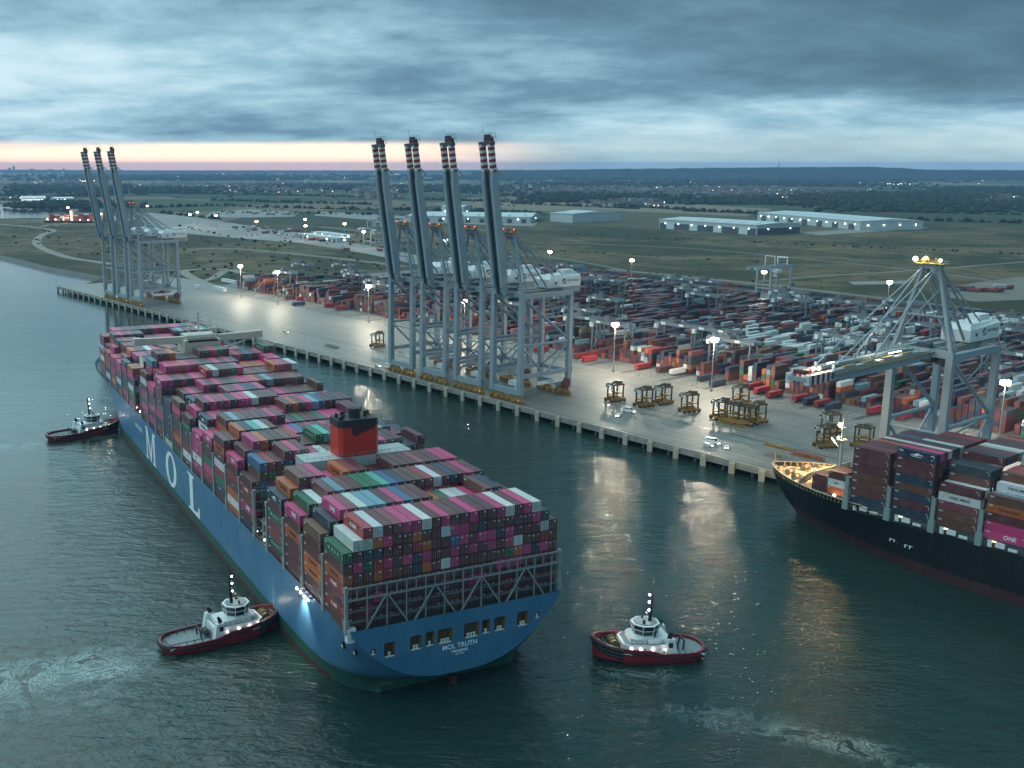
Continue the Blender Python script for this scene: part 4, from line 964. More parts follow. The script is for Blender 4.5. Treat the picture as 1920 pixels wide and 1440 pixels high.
    if raised:
        for sd_ in(-1,1): b.ball((ax-1.5,yc+sd_*3.8,az_+2.6),.42)
        b.build('warning_lamp',lampr,ap)
    else:
        b.ball((ax-2.6,yc+4.6,az_+2.4),.85); b.ball((ax-2.0,yc+1.3,az_+2.9),.55); b.ball((ax-1.6,yc-3.6,az_+2.3),.5); b.build('lamp',lampm,ap); light('lamp_glow',(ax-1,yc+2.5,az_+5),3500,(1,.8,.5),.5,t)
    b=MB()
    for sd_ in(-1,1):
        b=MB(); b.tube((ax+.8,yc+sd_*2.2,az_),(G+11.5,yc+sd_*g,ZP+1.5),.3,k=6); b.build('back_stay',steel,t)
        b=MB(); b.tube((ax+.8,yc+sd_*2.6,az_),(G+2,yc+sd_*g,ZP+1.5),.42,k=6); b.build('back_stay',steel,t)
    # boom
    a=R(81.) if raised else R(-.3)
    hx,hz=-4.8,ZP+.6; D=Vector((-math.cos(a),0,math.sin(a))); Nn=Vector((math.sin(a),0,math.cos(a)))
    def BP_(u,y,w): return Vector((hx,yc+y,hz))+D*u+Nn*w
    Lb=75. if raised else 72.
    b=MB()
    def bbox(b,u0,u1,y,wd,w0,w1,mi=0):
        vs=[BP_(u,y+yy*wd/2,w) for u in(u0,u1) for yy,w in((-1,w0),(1,w0),(1,w1),(-1,w1))]
        b.add(vs,[(0,1,2,3),(7,6,5,4),(0,4,5,1),(1,5,6,2),(2,6,7,3),(3,7,4,0)],mi)
    for sd_ in(-1,1):
        bbox(b,0,4,sd_*g,1.9,-1.3,1.2); bbox(b,4,Lb-17,sd_*g,1.9,-2.3,1.6); bbox(b,Lb-17,Lb-13,sd_*g,1.9,-1.7,1.5)
    bo=b.build('boom',steel,t)
    b=MB()
    u=3
    while u<Lb-15:
        bbox(b,u,u+.4,0,2*g,-.6,.1); 
        if int(u/6)%2: b.beam(BP_(u,-g+.8,.4),BP_(u+6,g-.8,.4),.22)
        else: b.beam(BP_(u,g-.8,.4),BP_(u+6,-g+.8,.4),.22)
        u+=6
    for y in(-g+1.15,g-1.15): bbox(b,0,Lb-13,y,.3,-1.0,.6)
    b.build('boom_lattice',steel_dark,bo)
    for sd_ in(-1,1):
        b=MB(); k=0; u=Lb-13; st=1.45
        while u<Lb-.3: bbox(b,u,u+st,sd_*g,1.78,-1.6,1.4,k%2); u+=st; k+=1
        b.build('striped_boom_end',[M('stripe white',(.55,.55,.54),.5),M('stripe red',(.20,.018,.025),.5)],bo)
    b=MB(); bbox(b,Lb-13.6,Lb-12.4,0,2*g+2.2,-.9,.9); b.build('boom_cross_beam',steel_dark,bo); b=MB(); bbox(b,Lb-.6,Lb+(1.2 if raised else .3),0,2*g+(2.6 if raised else 0),-1.5 if raised else -.6,1.5 if raised else .7); 
    b.build('boom_tip_beam',steel_dark if raised else steel,bo)
    b=MB()
    if not raised: bbox(b,Lb-3,Lb-.6,0,4,1.5,2.6,0)
    else: bbox(b,Lb+.4,Lb+3.0,0,5.0,.6,2.6,0); bbox(b,Lb+3.0,Lb+4.4,.6,3.6,.8,2.2,1)
    for y in(-3.4,-1,1.2,3.4) if raised else (): b.beam(BP_(Lb+.5,y,3.2),BP_(Lb+5,y,3.2),.12,mi=1)
    if raised: b.beam(BP_(Lb+5,-3.4,3.2),BP_(Lb+5,3.4,3.2),.12,mi=1); b.beam(BP_(Lb+3,-3.4,3.2),BP_(Lb+3,3.4,3.2),.16,mi=1); b.beam(BP_(Lb+5,4,2),BP_(Lb+8.5,4,2),.1,mi=1)
    b.build('tip_platform',[M('dark red machinery',(.10,.022,.022),.6),M('dark green machinery',(.03,.055,.055),.6)],bo)
    b=MB()
    for y in((-g-1.5,g+1.5) if not raised else (-g+1.5,g-1.5)):
        bbox(b,1,Lb-14,y,.7,.3,.42); 
        for w in(.95,1.45): b.beam(BP_(1,y+(.35 if y>0 else -.35),w),BP_(Lb-14,y+(.35 if y>0 else -.35),w),.08)
        u=1
        while u<Lb-14: b.beam(BP_(u,y+(.35 if y>0 else -.35),.4),BP_(u,y+(.35 if y>0 else -.35),1.5),.08); u+=2.4
    for k in range(4): bbox(b,9+k*12,16+k*12,-g,1.2,1.65,2.0)
    b.build('boom_walkway',yel if not raised else steel_dark,bo)
    b=MB()
    if raised:
        b.beam(BP_(Lb-12,-g,1.6),BP_(Lb-16,-g-1.2,4.2),.7); b.build('latch_arm',steel,bo); b=MB(); b.beam(BP_(Lb-12,g,1.6),BP_(Lb-16,g+.8,4.0),.7); b.build('latch_arm',steel,bo)
        for sd_ in(-1,1):
            b=MB(); b.tube((ax-1,yc+sd_*2.4,az_),BP_(34,sd_*2.4,3.6),.16,k=6); b.tube(BP_(34,sd_*2.4,3.6),BP_(36,sd_*g,1.5),.2,k=6); b.build('fore_stay',steel,bo)
    else:
        for sd_ in(-1,1):
            for uu,yy,rr in((34,2.4,.28),(57,2.,.24)): b=MB(); b.tube((ax-1,yc+sd_*yy,az_),BP_(uu,sd_*g,2.4),rr,k=6); b.beam(BP_(uu,sd_*g,1),BP_(uu,sd_*g,3.2),.8); b.build('fore_stay',steel,bo)
    if not raised:
        b=MB(); 
        for u,y in((62,-1.),(63.5,0)): p_=BP_(u,y,2.2); b.ball(p_,.55)
        b.build('lamp',lampm,bo)
        light('lamp_glow',BP_(62,-.5,5.2),2500,(1,.82,.5),.5,t); light('lamp_glow',BP_(24,0,6.5),2500,(1,.8,.45),.5,t)
        b=MB(); b.tube(BP_(14,-2.2,2.6),BP_(22,-2.2,2.6),.10); b.tube(BP_(48,2.2,2.2),BP_(52,2.2,2.2),.09); b.build('strip_lamp',lampw,bo)
    # machinery house
    b=MB(); hy=5.2; x0,x1,zb,zt=24,47.5,ZP+1.9,ZP+8.6
    vs=[(x0,yc-hy,zb),(x1,yc-hy,zb),(x1,yc+hy,zb),(x0,yc+hy,zb),(x0,yc-hy,zt-2.4),(x1,yc-hy,zt-1.2),(x1,yc+hy,zt-1.2),(x0,yc+hy,zt-2.4),(x0+2.4,yc-hy+1.2,zt-.3),(x1-.3,yc-hy+1.2,zt-.3),(x1-.3,yc+hy-1.2,zt-.3),(x0+2.4,yc+hy-1.2,zt-.3)]
    b.add(vs,[(0,3,2,1),(0,1,5,4),(1,2,6,5),(2,3,7,6),(3,0,4,7),(4,5,9,8),(5,6,10,9),(6,7,11,10),(7,4,8,11),(8,9,10,11)])
    b.box((x1-6,yc+.5,zt+.7),(8,4.5,2.2)); b.box((x1-3.4,yc-hy+2,zt+.2),(1.2,1.2,1.2))
    mh=b.build('machinery_house',white_paint,t)
    b=MB()
    for x in(x0+5,x0+11): b.box((x,yc-hy-.02,zb+2.4),(1.5,.1,1.1))
    b.build('window',glass,mh)
    put_text('DP WORLD',1.5,txt_dark,mh,(x1+.03,yc+1.0,zb+3.2),(0,1,0)); put_text('DP WORLD',1.6,txt_dark,mh,(x1-5.6,yc-hy-.03,zb+3.1),(1,0,0))
    b=MB(); k=14
    for f,cx_ in((.95,0),):
        b.add([(x1-12.3+1.5*math.cos(2*math.pi*i/k),yc-hy-.03,zb+3.0+1.5*math.sin(2*math.pi*i/k)) for i in range(k)],[tuple(range(k))],0)
        b.beam((x1-13.2,yc-hy-.06,zb+2.3),(x1-11.4,yc-hy-.06,zb+3.9),.05,.4,1); b.beam((x1-13.0,yc-hy-.06,zb+1.9),(x1-11.2,yc-hy-.06,zb+3.3),.05,.22,1)
    b.build('emblem',[txt_dark,txt_white],mh)
    b=MB(); b.box((6,yc+1,ZP-2.8),(4.5,5.5,2.0)); b.box((9.5,yc-2.4,ZP-3.4),(2.6,2.6,2.6)); b.box((4.,yc+1,ZP+2.0),(3.2,4.4,2.6)); b.build('trolley',[steel_dark],t)
    b=MB(); b.tube((G-3,-.8,7.2),(G-3,-1.9,7.2),3.0,k=16); b.tube((G-3,-.7,7.2),(G-3,-2.0,7.2),.8,k=10); b.build('cable_reel',M('dark red reel',(.12,.02,.025),.6,dirt=.3),t)
    b=MB(); b.box((G/2+3,-1.5,9.6),(19,.25,1.9)); b.build('sign_board',white_paint,t)
    b=MB(); b.box((6,W_/2,8.8),(3.6,6,2.4)); b.build('electrical_cabin',white_paint,t)
    put_text('DP WORLD',1.1,txt_dark,t,(G/2+3,-1.64,9.6),(1,0,0))
    b=MB(); b.box((G+1.1,.5,8.5),(1.6,2.4,5.5)); b.box((G+1.2,.5,14),(1.8,2.6,3)); 
    for z in range(17,55,6): b.box((G+1.3,.3,z),(1.2,1.8,.2))
    b.beam((G+1.9,1.1,12),(G+1.9,1.1,55),.12); b.beam((G+1.9,-.6,12),(G+1.9,-.6,55),.12); b.build('stair_tower',steel_dark,t)
    b=MB(); b.ball((-1.2,W_*.02-.6,2.0),.32); b.build('lamp',lampw,t)
    return t
DESC=['nearest the black ship','second from the black ship','third from the black ship','farthest from the black ship']
for k,s in enumerate((149.1,178.8,208.4,238.2)):
    sts('blue grey quay crane, boom raised, %s of the middle four from the black ship'%ordn(k),s,True,'cranes with raised booms in the middle group')
for k,s in enumerate((616.5,646.2,676.5)): sts('distant quay crane with raised boom, %s of three from the quay end'%ordn(2-k),s,True,'cranes with raised booms at the far quay end')
sts('quay crane with its boom lowered over the black ship and lamps on its apex',-62.3,False,'quay cranes')
# ------------------------------------------------------------------ high mast lamps
galv=M('galvanised pole',(.30,.31,.31),.45,metal=.3)
def mast(label,s,nn_,hgt,power,r=1.35,g='high mast lamps of the terminal',loc=None):
    t=thing('lamp_mast',label,'lamp post',loc or Q(s,nn_,5),QA,g)
    b=MB(); b.tube((0,0,0),(0,0,hgt),.42,.2,k=8); b.box((0,0,.5),(1.1,1.1,1.0)); b.build('pole',galv,t)
    b=MB(); b.tube((0,0,hgt-.3),(0,0,hgt+.1),r*1.15,k=12); b.box((0,0,hgt+.5),(.5,.5,.8)); b.build('head_frame',steel_dark,t)
    b=MB()
    for i in range(8): a_=i*math.pi/4; b.ball((r*math.cos(a_),r*math.sin(a_),hgt-.4+.5*(i%2)),1.0,k=8)
    b.build('lamp',lampm,t); light('lamp_glow',(0,0,hgt-1.8),power,(1,.86,.66),.9,t)
QL=[(627,105),(560,104.5),(424.3,105),(311,105),(176.8,105.5),(108.5,106.5),(-36.5,112)]
for i,(s,nn_) in enumerate(QL): mast('tall lamp mast on the apron, %s along from the open quay end'%ordn(i),s,nn_,28.5,60000 if s>500 else 70000)
for i,(u,v) in enumerate(((836,450),(1031,472),(1185,488),(1433,510),(1668,529))):
    s,nn_=sn(u,v,33); mast('tall lamp mast behind the container yard, %s from its far end'%ordn(i),s,nn_,28,9000)
for i,(u,v) in enumerate(((276,385),(200,389),(127,388),(356,401),(370,397),(405,403),(481,414),(572,410),(573,422),(646,418),(682,433))):
    p=P(u,v,30); p.z=3.9; mast('distant lamp mast beyond the marsh, %s counted from the river'%ordn(i),0,0,25,9000,1.7,'distant lamp masts',p)
# ------------------------------------------------------------------ yard gantry cranes
def asc_proto():
    steel=M('yard gantry steel',(.135,.17,.20),.5,dirt=.2)
    t=thing('yard_gantry_crane','x','gantry crane',(0,0,0),QA,'gantry cranes over the container stacks')
    hs=13.6; ht=20.
    for y in(-hs,hs):
        for x in(-4.2,4.2):
            b=MB(); b.beam((x,y,1.2),(x*.8,y,ht),1.0,.8); b.build('leg',steel,t)
    for y in(-hs,hs): b=MB(); b.box((0,y,1.0),(13,1.2,1.3)); b.box((0,y,ht-.4),(9,1.0,1.0)); b.beam((-4,y,2),(3.5,y,ht*.55),.4); b.beam((4,y,2+ht*.5),(-3.2,y,ht-1),.4); b.box((0,y,ht*.52),(8,.5,.5)); b.build('end_frame',steel,t)
    b=MB()
    for x in(-3.1,3.1): b.box((x,0,ht+.7),(1.2,hs*2+5,1.9))
    b.box((-4.2,0,ht+1.9),(.08,hs*2+4,.08)); b.box((4.2,0,ht+1.9),(.08,hs*2+4,.08)); b.build('girder',steel,t)
    b=MB(); b.box((0,3.5,ht+2.4),(6.5,6,1.4)); b.box((0,4.4,ht+3.8),(3,3.4,1.8)); 
    for x in(-2,2):
        for y in(1.5,5.5): b.beam((x,y,ht+1.5),(x*.7,y,ht-6),.25)
    b.beam((-2,1.5,ht+3),(2,5.5,ht+5.4),.15); b.beam((2,1.5,ht+3),(-2,5.5,ht+5.4),.15); b.box((0,3.5,ht-6.2),(3,9,.6)); b.build('trolley',M('trolley grey',(.11,.12,.125),.6,dirt=.3),t)
    for y in(-5,9): b=MB(); b.box((-3.75,y,ht+.8),(.12,3.5,1.5)); b.build('sign_board',white_paint,t)
    b=MB(); b.box((-5.0,hs-.2,ht-1.2),(2.2,2.2,2.6)); b.build('electrical_cabin',white_paint,t)
    return t
ap_=asc_proto(); first=True; cnt=0
ASCN=[]
ra=random.Random(5)
for k,s in enumerate(BLK):
    for j in range(2):
        nn_=(148+ra.uniform(0,95)) if j==0 else (300+ra.uniform(0,150))
        if j==0 and ra.random()<.12: continue
        u,v,d=proj(Q(s,nn_,20))
        if not(430<u<2000): continue
        lab='yard gantry crane over the %s stacking block from the far end, %s'%(ordn(k) if k<25 else 'last','seaward of its pair' if j==0 else 'landward of its pair')
        if first: ap_.location=Q(s,nn_,5); ap_['label']=lab; first=False
        else: dup(ap_,Q(s,nn_,5),QA,lab)
        ASCN.append((k,nn_))
# rail crane behind the stacks
t=thing('rail_gantry_crane','tall pale rail crane with cantilever arm standing behind the stacks','gantry crane',Q(330,500,5),QA,'rail cranes')
for x in(-16,16):
    for y in(-7,7): b=MB(); b.beam((x,y,0),(x,y,27),1.5,1.5); b.build('leg',steel,t)
b=MB()
for y in(-4,4): b.box((-6,y,28),(62,1.5,2.4))
for x in(-16,16): b.box((x,0,27),(1.6,15,1.6)); b.box((x,0,9),(1.2,14,1.2)); b.box((x,0,1),(1.6,17,1.6))
b.build('girder',steel,t)
b=MB(); b.beam((-8,-5,29),(-8,-5,38),.5); b.beam((-8,5,29),(-8,5,38),.5); b.beam((-8,-5,38),(-8,5,38),.5); b.beam((12,-5,29),(12,-5,36),.8); b.beam((12,5,29),(12,5,36),.8); b.box((12,0,36),(1.2,11,1.2)); b.build('mast',white_paint,t)
b=MB(); b.box((2,0,24),(6,8,3)); b.box((2,0,20),(2.6,3,3.4)); b.build('trolley',white_paint,t)
dup(t,P(700,462,5),QA+.35,'small distant rail crane standing on the far hardstanding')
# ------------------------------------------------------------------ straddle carriers
def straddle():
    t=thing('straddle_carrier','x','straddle carrier',(0,0,0),0,'straddle carriers on the apron')
    Wd,Ln=4.9,9.6; sbm=M('straddle carrier dark paint',(.085,.06,.034),.5,dirt=.3)
    for x in(-Wd/2,Wd/2):
        b=MB(); b.box((x,0,1.55),(.75,Ln,.95)); b.box((x,0,2.2),(.6,4.6,.5)); b.build('side_beam',bogie,t)
        for y in(-Ln/2+1.6,Ln/2-1.8):
            b=MB(); b.box((x,y,5.5),(.5,.65,7.2)); b.build('leg',sbm,t)
        for y in(-3.9,-1.35,1.35,3.9):
            b=MB(); b.tube((x-.36,y,.98),(x+.36,y,.98),.98,k=12); b.tube((x-.38,y,.98),(x+.38,y,.98),.42,k=8,mi=1); b.build('wheel',[black,bogie],t)
    b=MB()
    for x in(-Wd/2,Wd/2): b.box((x,-.1,9.1),(.6,7.4,.7))
    for y in(-Ln/2+1.6,Ln/2-1.8): b.box((0,y,9.2),(Wd,.6,.7))
    b.box((0,-1.2,9.3),(Wd+.2,2.6,.25)); b.build('top_frame',sbm,t)
    b=MB(); b.box((-.6,-1.6,10.1),(2.6,2.8,1.3)); b.box((1.4,-1.2,9.9),(1.2,2.2,.9)); b.box((0,.9,9.7),(3.6,.4,.6)); b.box((0,-1.0,10.8),(2.0,1.6,.15)); b.build('engine',M('engine cover brown',(.10,.085,.06),.5,dirt=.4),t)
    b=MB(); b.box((1.55,3.9,8.3),(1.3,1.6,1.9)); b.box((-1.9,3.6,7.9),(.6,.8,2.0)); b.build('cab',white_paint,t)
    b=MB(); b.box((1.55,4.72,8.4),(1.1,.06,1.2)); b.box((1.55,3.9,9.3),(1.0,1.2,.06)); b.build('cab_window',glass,t)
    b=MB(); b.box((0,0,4.2),(2.3,8.2,.45)); b.box((0,0,4.9),(3.6,1.6,.7)); 
    for x in(-1,1):
        for y in(-1.5,1.5): b.tube((x,y,5),(x*1.6,y*1.6,9),.05,k=5)
    b.build('spreader',bogie,t)
    return t
sp_=straddle(); sp0=True
for u,v,da,lab in((708,650,90,'lone straddle carrier on the apron beyond the four cranes'),(1153,752,80,'straddle carrier with bright cream top, next to the four cranes'),(1207,762,75,'straddle carrier in front of another, behind the white minibus'),(1243,757,80,'straddle carrier half hidden behind another beside the white minibus'),(1292,772,70,'straddle carrier standing alone between the pair and the big cluster'),(1352,786,65,'straddle carrier at the crane side end of the crowded cluster'),(1378,792,0,'straddle carrier seen end on in the crowded cluster'),(1400,796,0,'straddle carrier seen end on, on the ship side of the cluster'),(1418,792,75,'straddle carrier with a lit orange wheel beam in the cluster'),(1388,757,80,'straddle carrier behind the crowded cluster beside the red trailers'),(1548,838,65,'straddle carrier behind the black ship\'s lit bow'),(1556,812,75,'straddle carrier parked behind the one at the black ship\'s bow'),(1618,838,10,'straddle carrier showing red lamps between black ship and crane leg')):
    p=P(u,v,5.0)
    if sp0: sp_.location=p; sp_.rotation_euler=(0,0,QA+R(da)); sp_['label']=lab; sp0=False
    else: dup(sp_,p,QA+R(da),lab)
# ------------------------------------------------------------------ vehicles on the apron
def car(label,cat,u,v,ang,L,Wd,hh,col,van=False,name='parked_car'):
    t=thing(name,label,cat,P(u,v,5.0),QA+R(ang),'vehicles on the apron')
    b=MB(); prof=[(-L/2,.35),(L/2,.35),(L/2,.95),(L/2-.9,1.05)]+([(L/2-1.7,hh),(-L/2+.1,hh)] if van else [(L/2-1.6,hh),(-L/2+1.0,hh),(-L/2+.2,1.0)])
    w=Wd/2; k=len(prof); vs=[(x,-w,z) for x,z in prof]+[(x,w,z) for x,z in prof]
    b.add(vs,[tuple(range(k)),tuple(range(k,2*k))[::-1]]+[(i,k+i,k+(i+1)%k,(i+1)%k) for i in range(k)]); b.build('body',col,t)
    b=MB()
    for s_ in(-1,1): b.box(((-.3 if van else -.3),s_*(w+.01),hh-.42),(L*.62 if van else L*.40,.03,.45))
    b.beam((L/2-1.0,0,1.12),(L/2-1.58,0,hh-.08),Wd*.86,.05); b.build('window',glass,t)
    for x in(-L*.3,L*.32):
        for s_ in(-1,1): b=MB(); b.tube((x,s_*(w-.2),.36),(x,s_*(w+.03),.36),.36,k=10); b.build('wheel',black,t)
    b=MB(); [b.box((L/2+.01,s_*w*.7,.72),(.04,.3,.2)) for s_ in(-1,1)]; b.build('headlight',lampw,t)
wc=M('white car paint',(.72,.74,.75),.3,var=.03,coat=.4)
car('white car near the quay edge beside a white minibus','car',1160,781,200,4.4,1.8,1.5,wc)
car('white minibus with dark windows, in front of the straddle carriers','minibus',1178,773,-70,6.2,2.1,2.6,wc,True,'minibus')
car('white estate car parked against a minibus at the quay edge','car',1327,837,-80,4.6,1.85,1.6,wc)
car('white minibus parked close to two white cars by the quay edge','minibus',1335,832,-80,6.4,2.1,2.7,wc,True,'minibus')
car('low white car beside the minibus on its black ship side','car',1363,841,210,4.3,1.8,1.35,wc)
car('white van under the first crane leg at the quay edge','van',731,691,-85,6.5,2.2,2.8,wc,True,'delivery_van')
car('small white car on the quay edge beside the van','car',708,688,-85,4.3,1.8,1.5,wc)
car('small yellow service car alone on the far apron','car',536,624,-85,4.5,1.8,1.6,M('yellow car paint',(.5,.4,.08),.4,var=.03))
def person(label,u,v,coat,a):
    me=bpy.data.meshes.new('person'); J=[(0,0,.95),(0,0,1.2),(0,0,1.45),(0,0,1.58),(0,.02,1.7),(-.2,0,1.42),(-.27,.02,1.15),(-.25,.14,.92),(.2,0,1.42),(.27,.02,1.15),(.25,.12,.92),(-.1,.02,.5),(-.11,0,.06),(-.11,.14,.04),(.1,-.03,.5),(.11,-.08,.06),(.11,.07,.04)]
    E=[(0,1),(1,2),(2,3),(3,4),(2,5),(5,6),(6,7),(2,8),(8,9),(9,10),(0,11),(11,12),(12,13),(0,14),(14,15),(15,16)]; RR=[.15,.15,.16,.06,.105,.07,.05,.045,.07,.05,.045,.085,.055,.05,.085,.055,.05]
    me.from_pydata(J,E,[]); o=link('person',me,None,P(u,v,5.0),a); md=o.modifiers.new('skin','SKIN'); 
    for i,v_ in enumerate(me.skin_vertices[0].data): v_.radius=(RR[i],RR[i])
    me.skin_vertices[0].data[0].use_root=True; o.modifiers.new('sub','SUBSURF').levels=1
    dg=bpy.context.evaluated_depsgraph_get(); m2=bpy.data.meshes.new_from_object(o.evaluated_get(dg)); o.modifiers.clear(); o.data=m2; m2.materials.clear(); m2.materials.append(coat); tag(o,label,'person','people on the quay')
person('person in a yellow jacket standing on the apron near the minibus',1195,787,M('yellow jacket',(.45,.4,.1),.8),.4)
person('person in dark clothes standing beside the one in yellow',1190,788,M('dark clothes',(.03,.03,.035),.8),2.)
person('person in dark clothes standing beside the low white car',1353,838,M('dark clothes',(.03,.03,.035),.8),1.)
# spreader frames and hatch racks lying on the quay
def frame(label,u,v,col,L=12.2,hh=1.6,da=0,n_='spreader_frame'):
    t=thing(n_,label,'lifting frame',P(u,v,5.0),QA+math.pi/2+R(da),'lifting frames on the quay'); b=MB()
    for y in(-1.1,1.1):
        for z in(.25,hh): b.box((0,y,z),(L,.22,.22))
        for k in range(9): x=-L/2+k*L/8; b.box((x,y,hh/2),(.18,.18,hh)); 
        for k in range(8): x=-L/2+k*L/8; b.beam((x,y,.3),(x+L/8,y,hh-.1),.12)
    b.build('side_lattice',col,t); b=MB()
    for k in range(9): b.box((-L/2+k*L/8,0,hh),(.3,2.2,.2)); b.box((-L/2+k*L/8,0,.2),(.25,2.2,.2))
    b.box((0,0,hh*.6),(2.4,1.6,.9)); b.build('cross_beam',col,t)
oy_=M('spreader orange yellow',(.34,.19,.05),.55,dirt=.35); gyf=M('pale frame grey',(.26,.23,.20),.6,dirt=.3)
frame('orange yellow spreader lying on the apron behind the black ship\'s bow',1460,840,oy_,13,1.0); frame('grey lattice frame lying at the quay edge by the black ship',1458,858,gyf,12,1.9)
frame('orange lattice frame lying just behind the black ship\'s bow',1515,858,M('orange frame',(.34,.09,.03),.6),14,1.4); frame('yellow frame at the feet of the straddle carrier cluster',1372,797,oy_,13,2.0); frame('pale frame with a dark box on the far apron',622,651,gyf,14,1.4)
# ------------------------------------------------------------------ stacking blocks and ground lanes
YP='BBBBBBBBBBBBBDDDDDDDDRPPNNNNNNNOGYYKKKKSLW'
ry=random.Random(11)
for k,s in enumerate(BLK):
    reef=k in(17,18,19,20,21,23,24,26)
    for bay in range(23):
        n0=143+bay*12.75
        if k<2 and bay>6+ry.random()*3: continue
        lvl=2.9+1.5*math.sin(bay*.7+k*1.9)+(.7 if k>2 else 0)
        for r in range(9):
            h=int(max(0,min(5,lvl+ry.gauss(0,1.1))))
            u,v,d=proj(Q(s,n0,8))
            if not(380<u<2060): continue
            seg=ry.random()
            for t in range(h):
                if reef and 4<bay<16 and ry.random()<.52+.25*math.sin(bay*1.3+k): c='W'
                else: c=ry.choice(YP)
                rr=-11.3+r*2.82
                add_cont(Q(s+rr,n0,5.02+t*2.62),QA-math.pi/2,c,(1 if t==h-1 else 0)|6,None)
for (u,v,c) in((1165,662,'R'),(1185,668,'R'),(1205,674,'U'),(1205,692,'R'),(1245,697,'B'),(1270,702,'W'),(1322,714,'N'),(1345,724,'N'),(1415,729,'R'),(1428,737,'R'),(1452,745,'R'),(1500,752,'R'),(1520,757,'N'),(1541,762,'R'),(1562,768,'N'),(1640,775,'R'),(1694,786,'R'),(640,581,'R'),(620,576,'R'),(560,573,'U'),(566,563,'R'),(735,594,'R'),(760,600,'R'),(1090,672,'R'),(1105,678,'R'),(1120,667,'R'),(545,561,'D'),(890,628,'R'),(1015,660,'R')):
    s,nn_=sn(u,v,5); add_cont(Q(s,nn_,5.9),QA-math.pi/2,c,7,'ground:%s'%COL[c][1],None)
for i in range(46):
    s=700-i*13.3; add_cont(Q(s,532,5.9),QA,ry.choice('NNBBKRRUY'),3,None)
    if ry.random()<.55: add_cont(Q(s,538,5.9),QA,ry.choice('NBBKRDUY'),3,None)
for i in range(60):
    s=ry.uniform(120,700); n_=ry.uniform(484,512); add_cont(Q(s,n_,5.0),QA+R(ry.choice([0,90])),ry.choice('WWWRSBN'),3,None)
def skel(u,v):
    s,nn_=sn(u,v,5)
    b=MB(); b.box((0,0,.55),(2.2,12.4,.35)); 
    for y in(-5,-3.8,4.2): b.tube((-1.1,y,.42),(1.1,y,.42),.42,k=8)
    return b
CH_=[c for c in CONT if c[5-1] and str(c[4]).startswith('ground')]
b=skel(1165,662); ch0=None
for c in CH_:
    if ch0 is None: ch0=b.build('trailer_chassis',M('trailer frame',(.07,.06,.055),.7),None); o=ch0
    else: o=ch0.copy(); C.objects.link(o)
    o.location=(c[0].x,c[0].y,5.0); o.rotation_euler=(0,0,c[1])
    tag(o,'dark trailer chassis under a %s container, %s in the transfer lanes'%(c[4].split(':')[1],ordn(min(24,CH_.index(c))) if CH_.index(c)<25 else 'one of the last'),'trailer','trailer chassis in the transfer lanes')
# lane barriers and pens at the block ends
b=MB()
t=None
for k,s in enumerate(BLK):
    if not(420<proj(Q(s,110,5))[0]<1980): continue
    if t is None:
        b=MB()
        for j in range(6): b.box((0,-10+j*4.,1.3),(.12,.12,2.6)); 
        for j in range(5): b.box((9,-10+j*4.6,.5),(18,.14,.14)); [b.box((i*6,-10+j*4.6,.4),(.12,.12,.9)) for i in range(4)]
        b.box((0,-10,2.7),(1.6,.5,.5)); t=b.build('lane_barrier',M('barrier grey paint',(.26,.26,.25),.6,dirt=.3)); o=t
    else: o=t.copy(); C.objects.link(o)
    o.location=Q(s,109,5); o.rotation_euler=(0,0,QA); tag(o,'white lane posts and rails before the %s stacking block from the far end'%(ordn(k) if k<25 else 'last'),'barrier','lane barriers at the stacking blocks')
# ------------------------------------------------------------------ warehouses and far buildings
roofm=M('pale metal roof',(.50,.56,.56),.4,var=.06,scale=.02); wallp=M('pale metal cladding',(.42,.45,.46),.5,var=.08,scale=.05); walld=M('slate grey cladding',(.06,.075,.085),.5,var=.1)
def shed(label,A,Bp,Cp,hgt,dark,docks,lit,name='warehouse'):
    # A-B near long front, B-C end wall, on the ground
    A,Bp,Cp=[Vector((p[0],p[1])) for p in (A,Bp,Cp)]; D_=A+(Cp-Bp)
    ux=(Bp-A); L=ux.length; ux.normalize(); dp=Cp-Bp; W_=dp.length
    ang=math.atan2(ux.y,ux.x); vy=Vector((-ux.y,ux.x)); sgn=1 if dp.dot(vy)>0 else -1; W_=abs(dp.dot(vy))
    t=thing(name,label,'warehouse',(A.x,A.y,3.9),ang)
    b=MB(); b.box((L/2,sgn*W_/2,hgt/2),(L,W_,hgt),0); b.build('wall',wallp,t)
    b=MB()
    b.add([(-1,-1*sgn,hgt),(L+1,-1*sgn,hgt),(L+1,sgn*(W_/2),hgt+W_*.028),(-1,sgn*(W_/2),hgt+W_*.028),(L+1,sgn*(W_+1),hgt),(-1,sgn*(W_+1),hgt)],[(0,1,2,3),(3,2,4,5),(1,4,2),(0,3,5)])
    b.box((L/2,-.9*sgn,hgt+.1),(L+2,.5,1.6)); 
    n_=int(L/30)
    for i in range(n_): b.box(((i+.5)*L/n_,sgn*W_*.27,hgt+W_*.015+.35),(3,W_*.3,.3))
    b.build('roof',roofm,t)
    b=MB()
    if dark:
        b.box((L/2,-.25*sgn,hgt*.33),(L*.985,.5,hgt*.62),0); b.box((L+.25,sgn*W_/2,hgt*.33),(.5,W_*.96,hgt*.62),0); b.build('dark_cladding',walld,t); b=MB()
    for i in range(docks):
        b=MB(); b.box(((i+.5)*L/docks,-.55*sgn,hgt*.34),(L/docks*.34,.5,hgt*.62)); b.build('loading_bay',roofm if dark else walld,t)
    b=MB()
    for i in range(lit):
        b.box(((i+.5)*L/lit,-1.1*sgn,hgt*.6),(1.6,.5,1.0))
    for i in range(max(1,lit//3)): b.box((L+.9,sgn*W_*(i+.5)/max(1,lit//3),hgt*.55),(.5,1.6,1.0))
    if lit: b.build('wall_lamp',lampw,t)
    return t
g=lambda u,v:P(u,v,3.9)
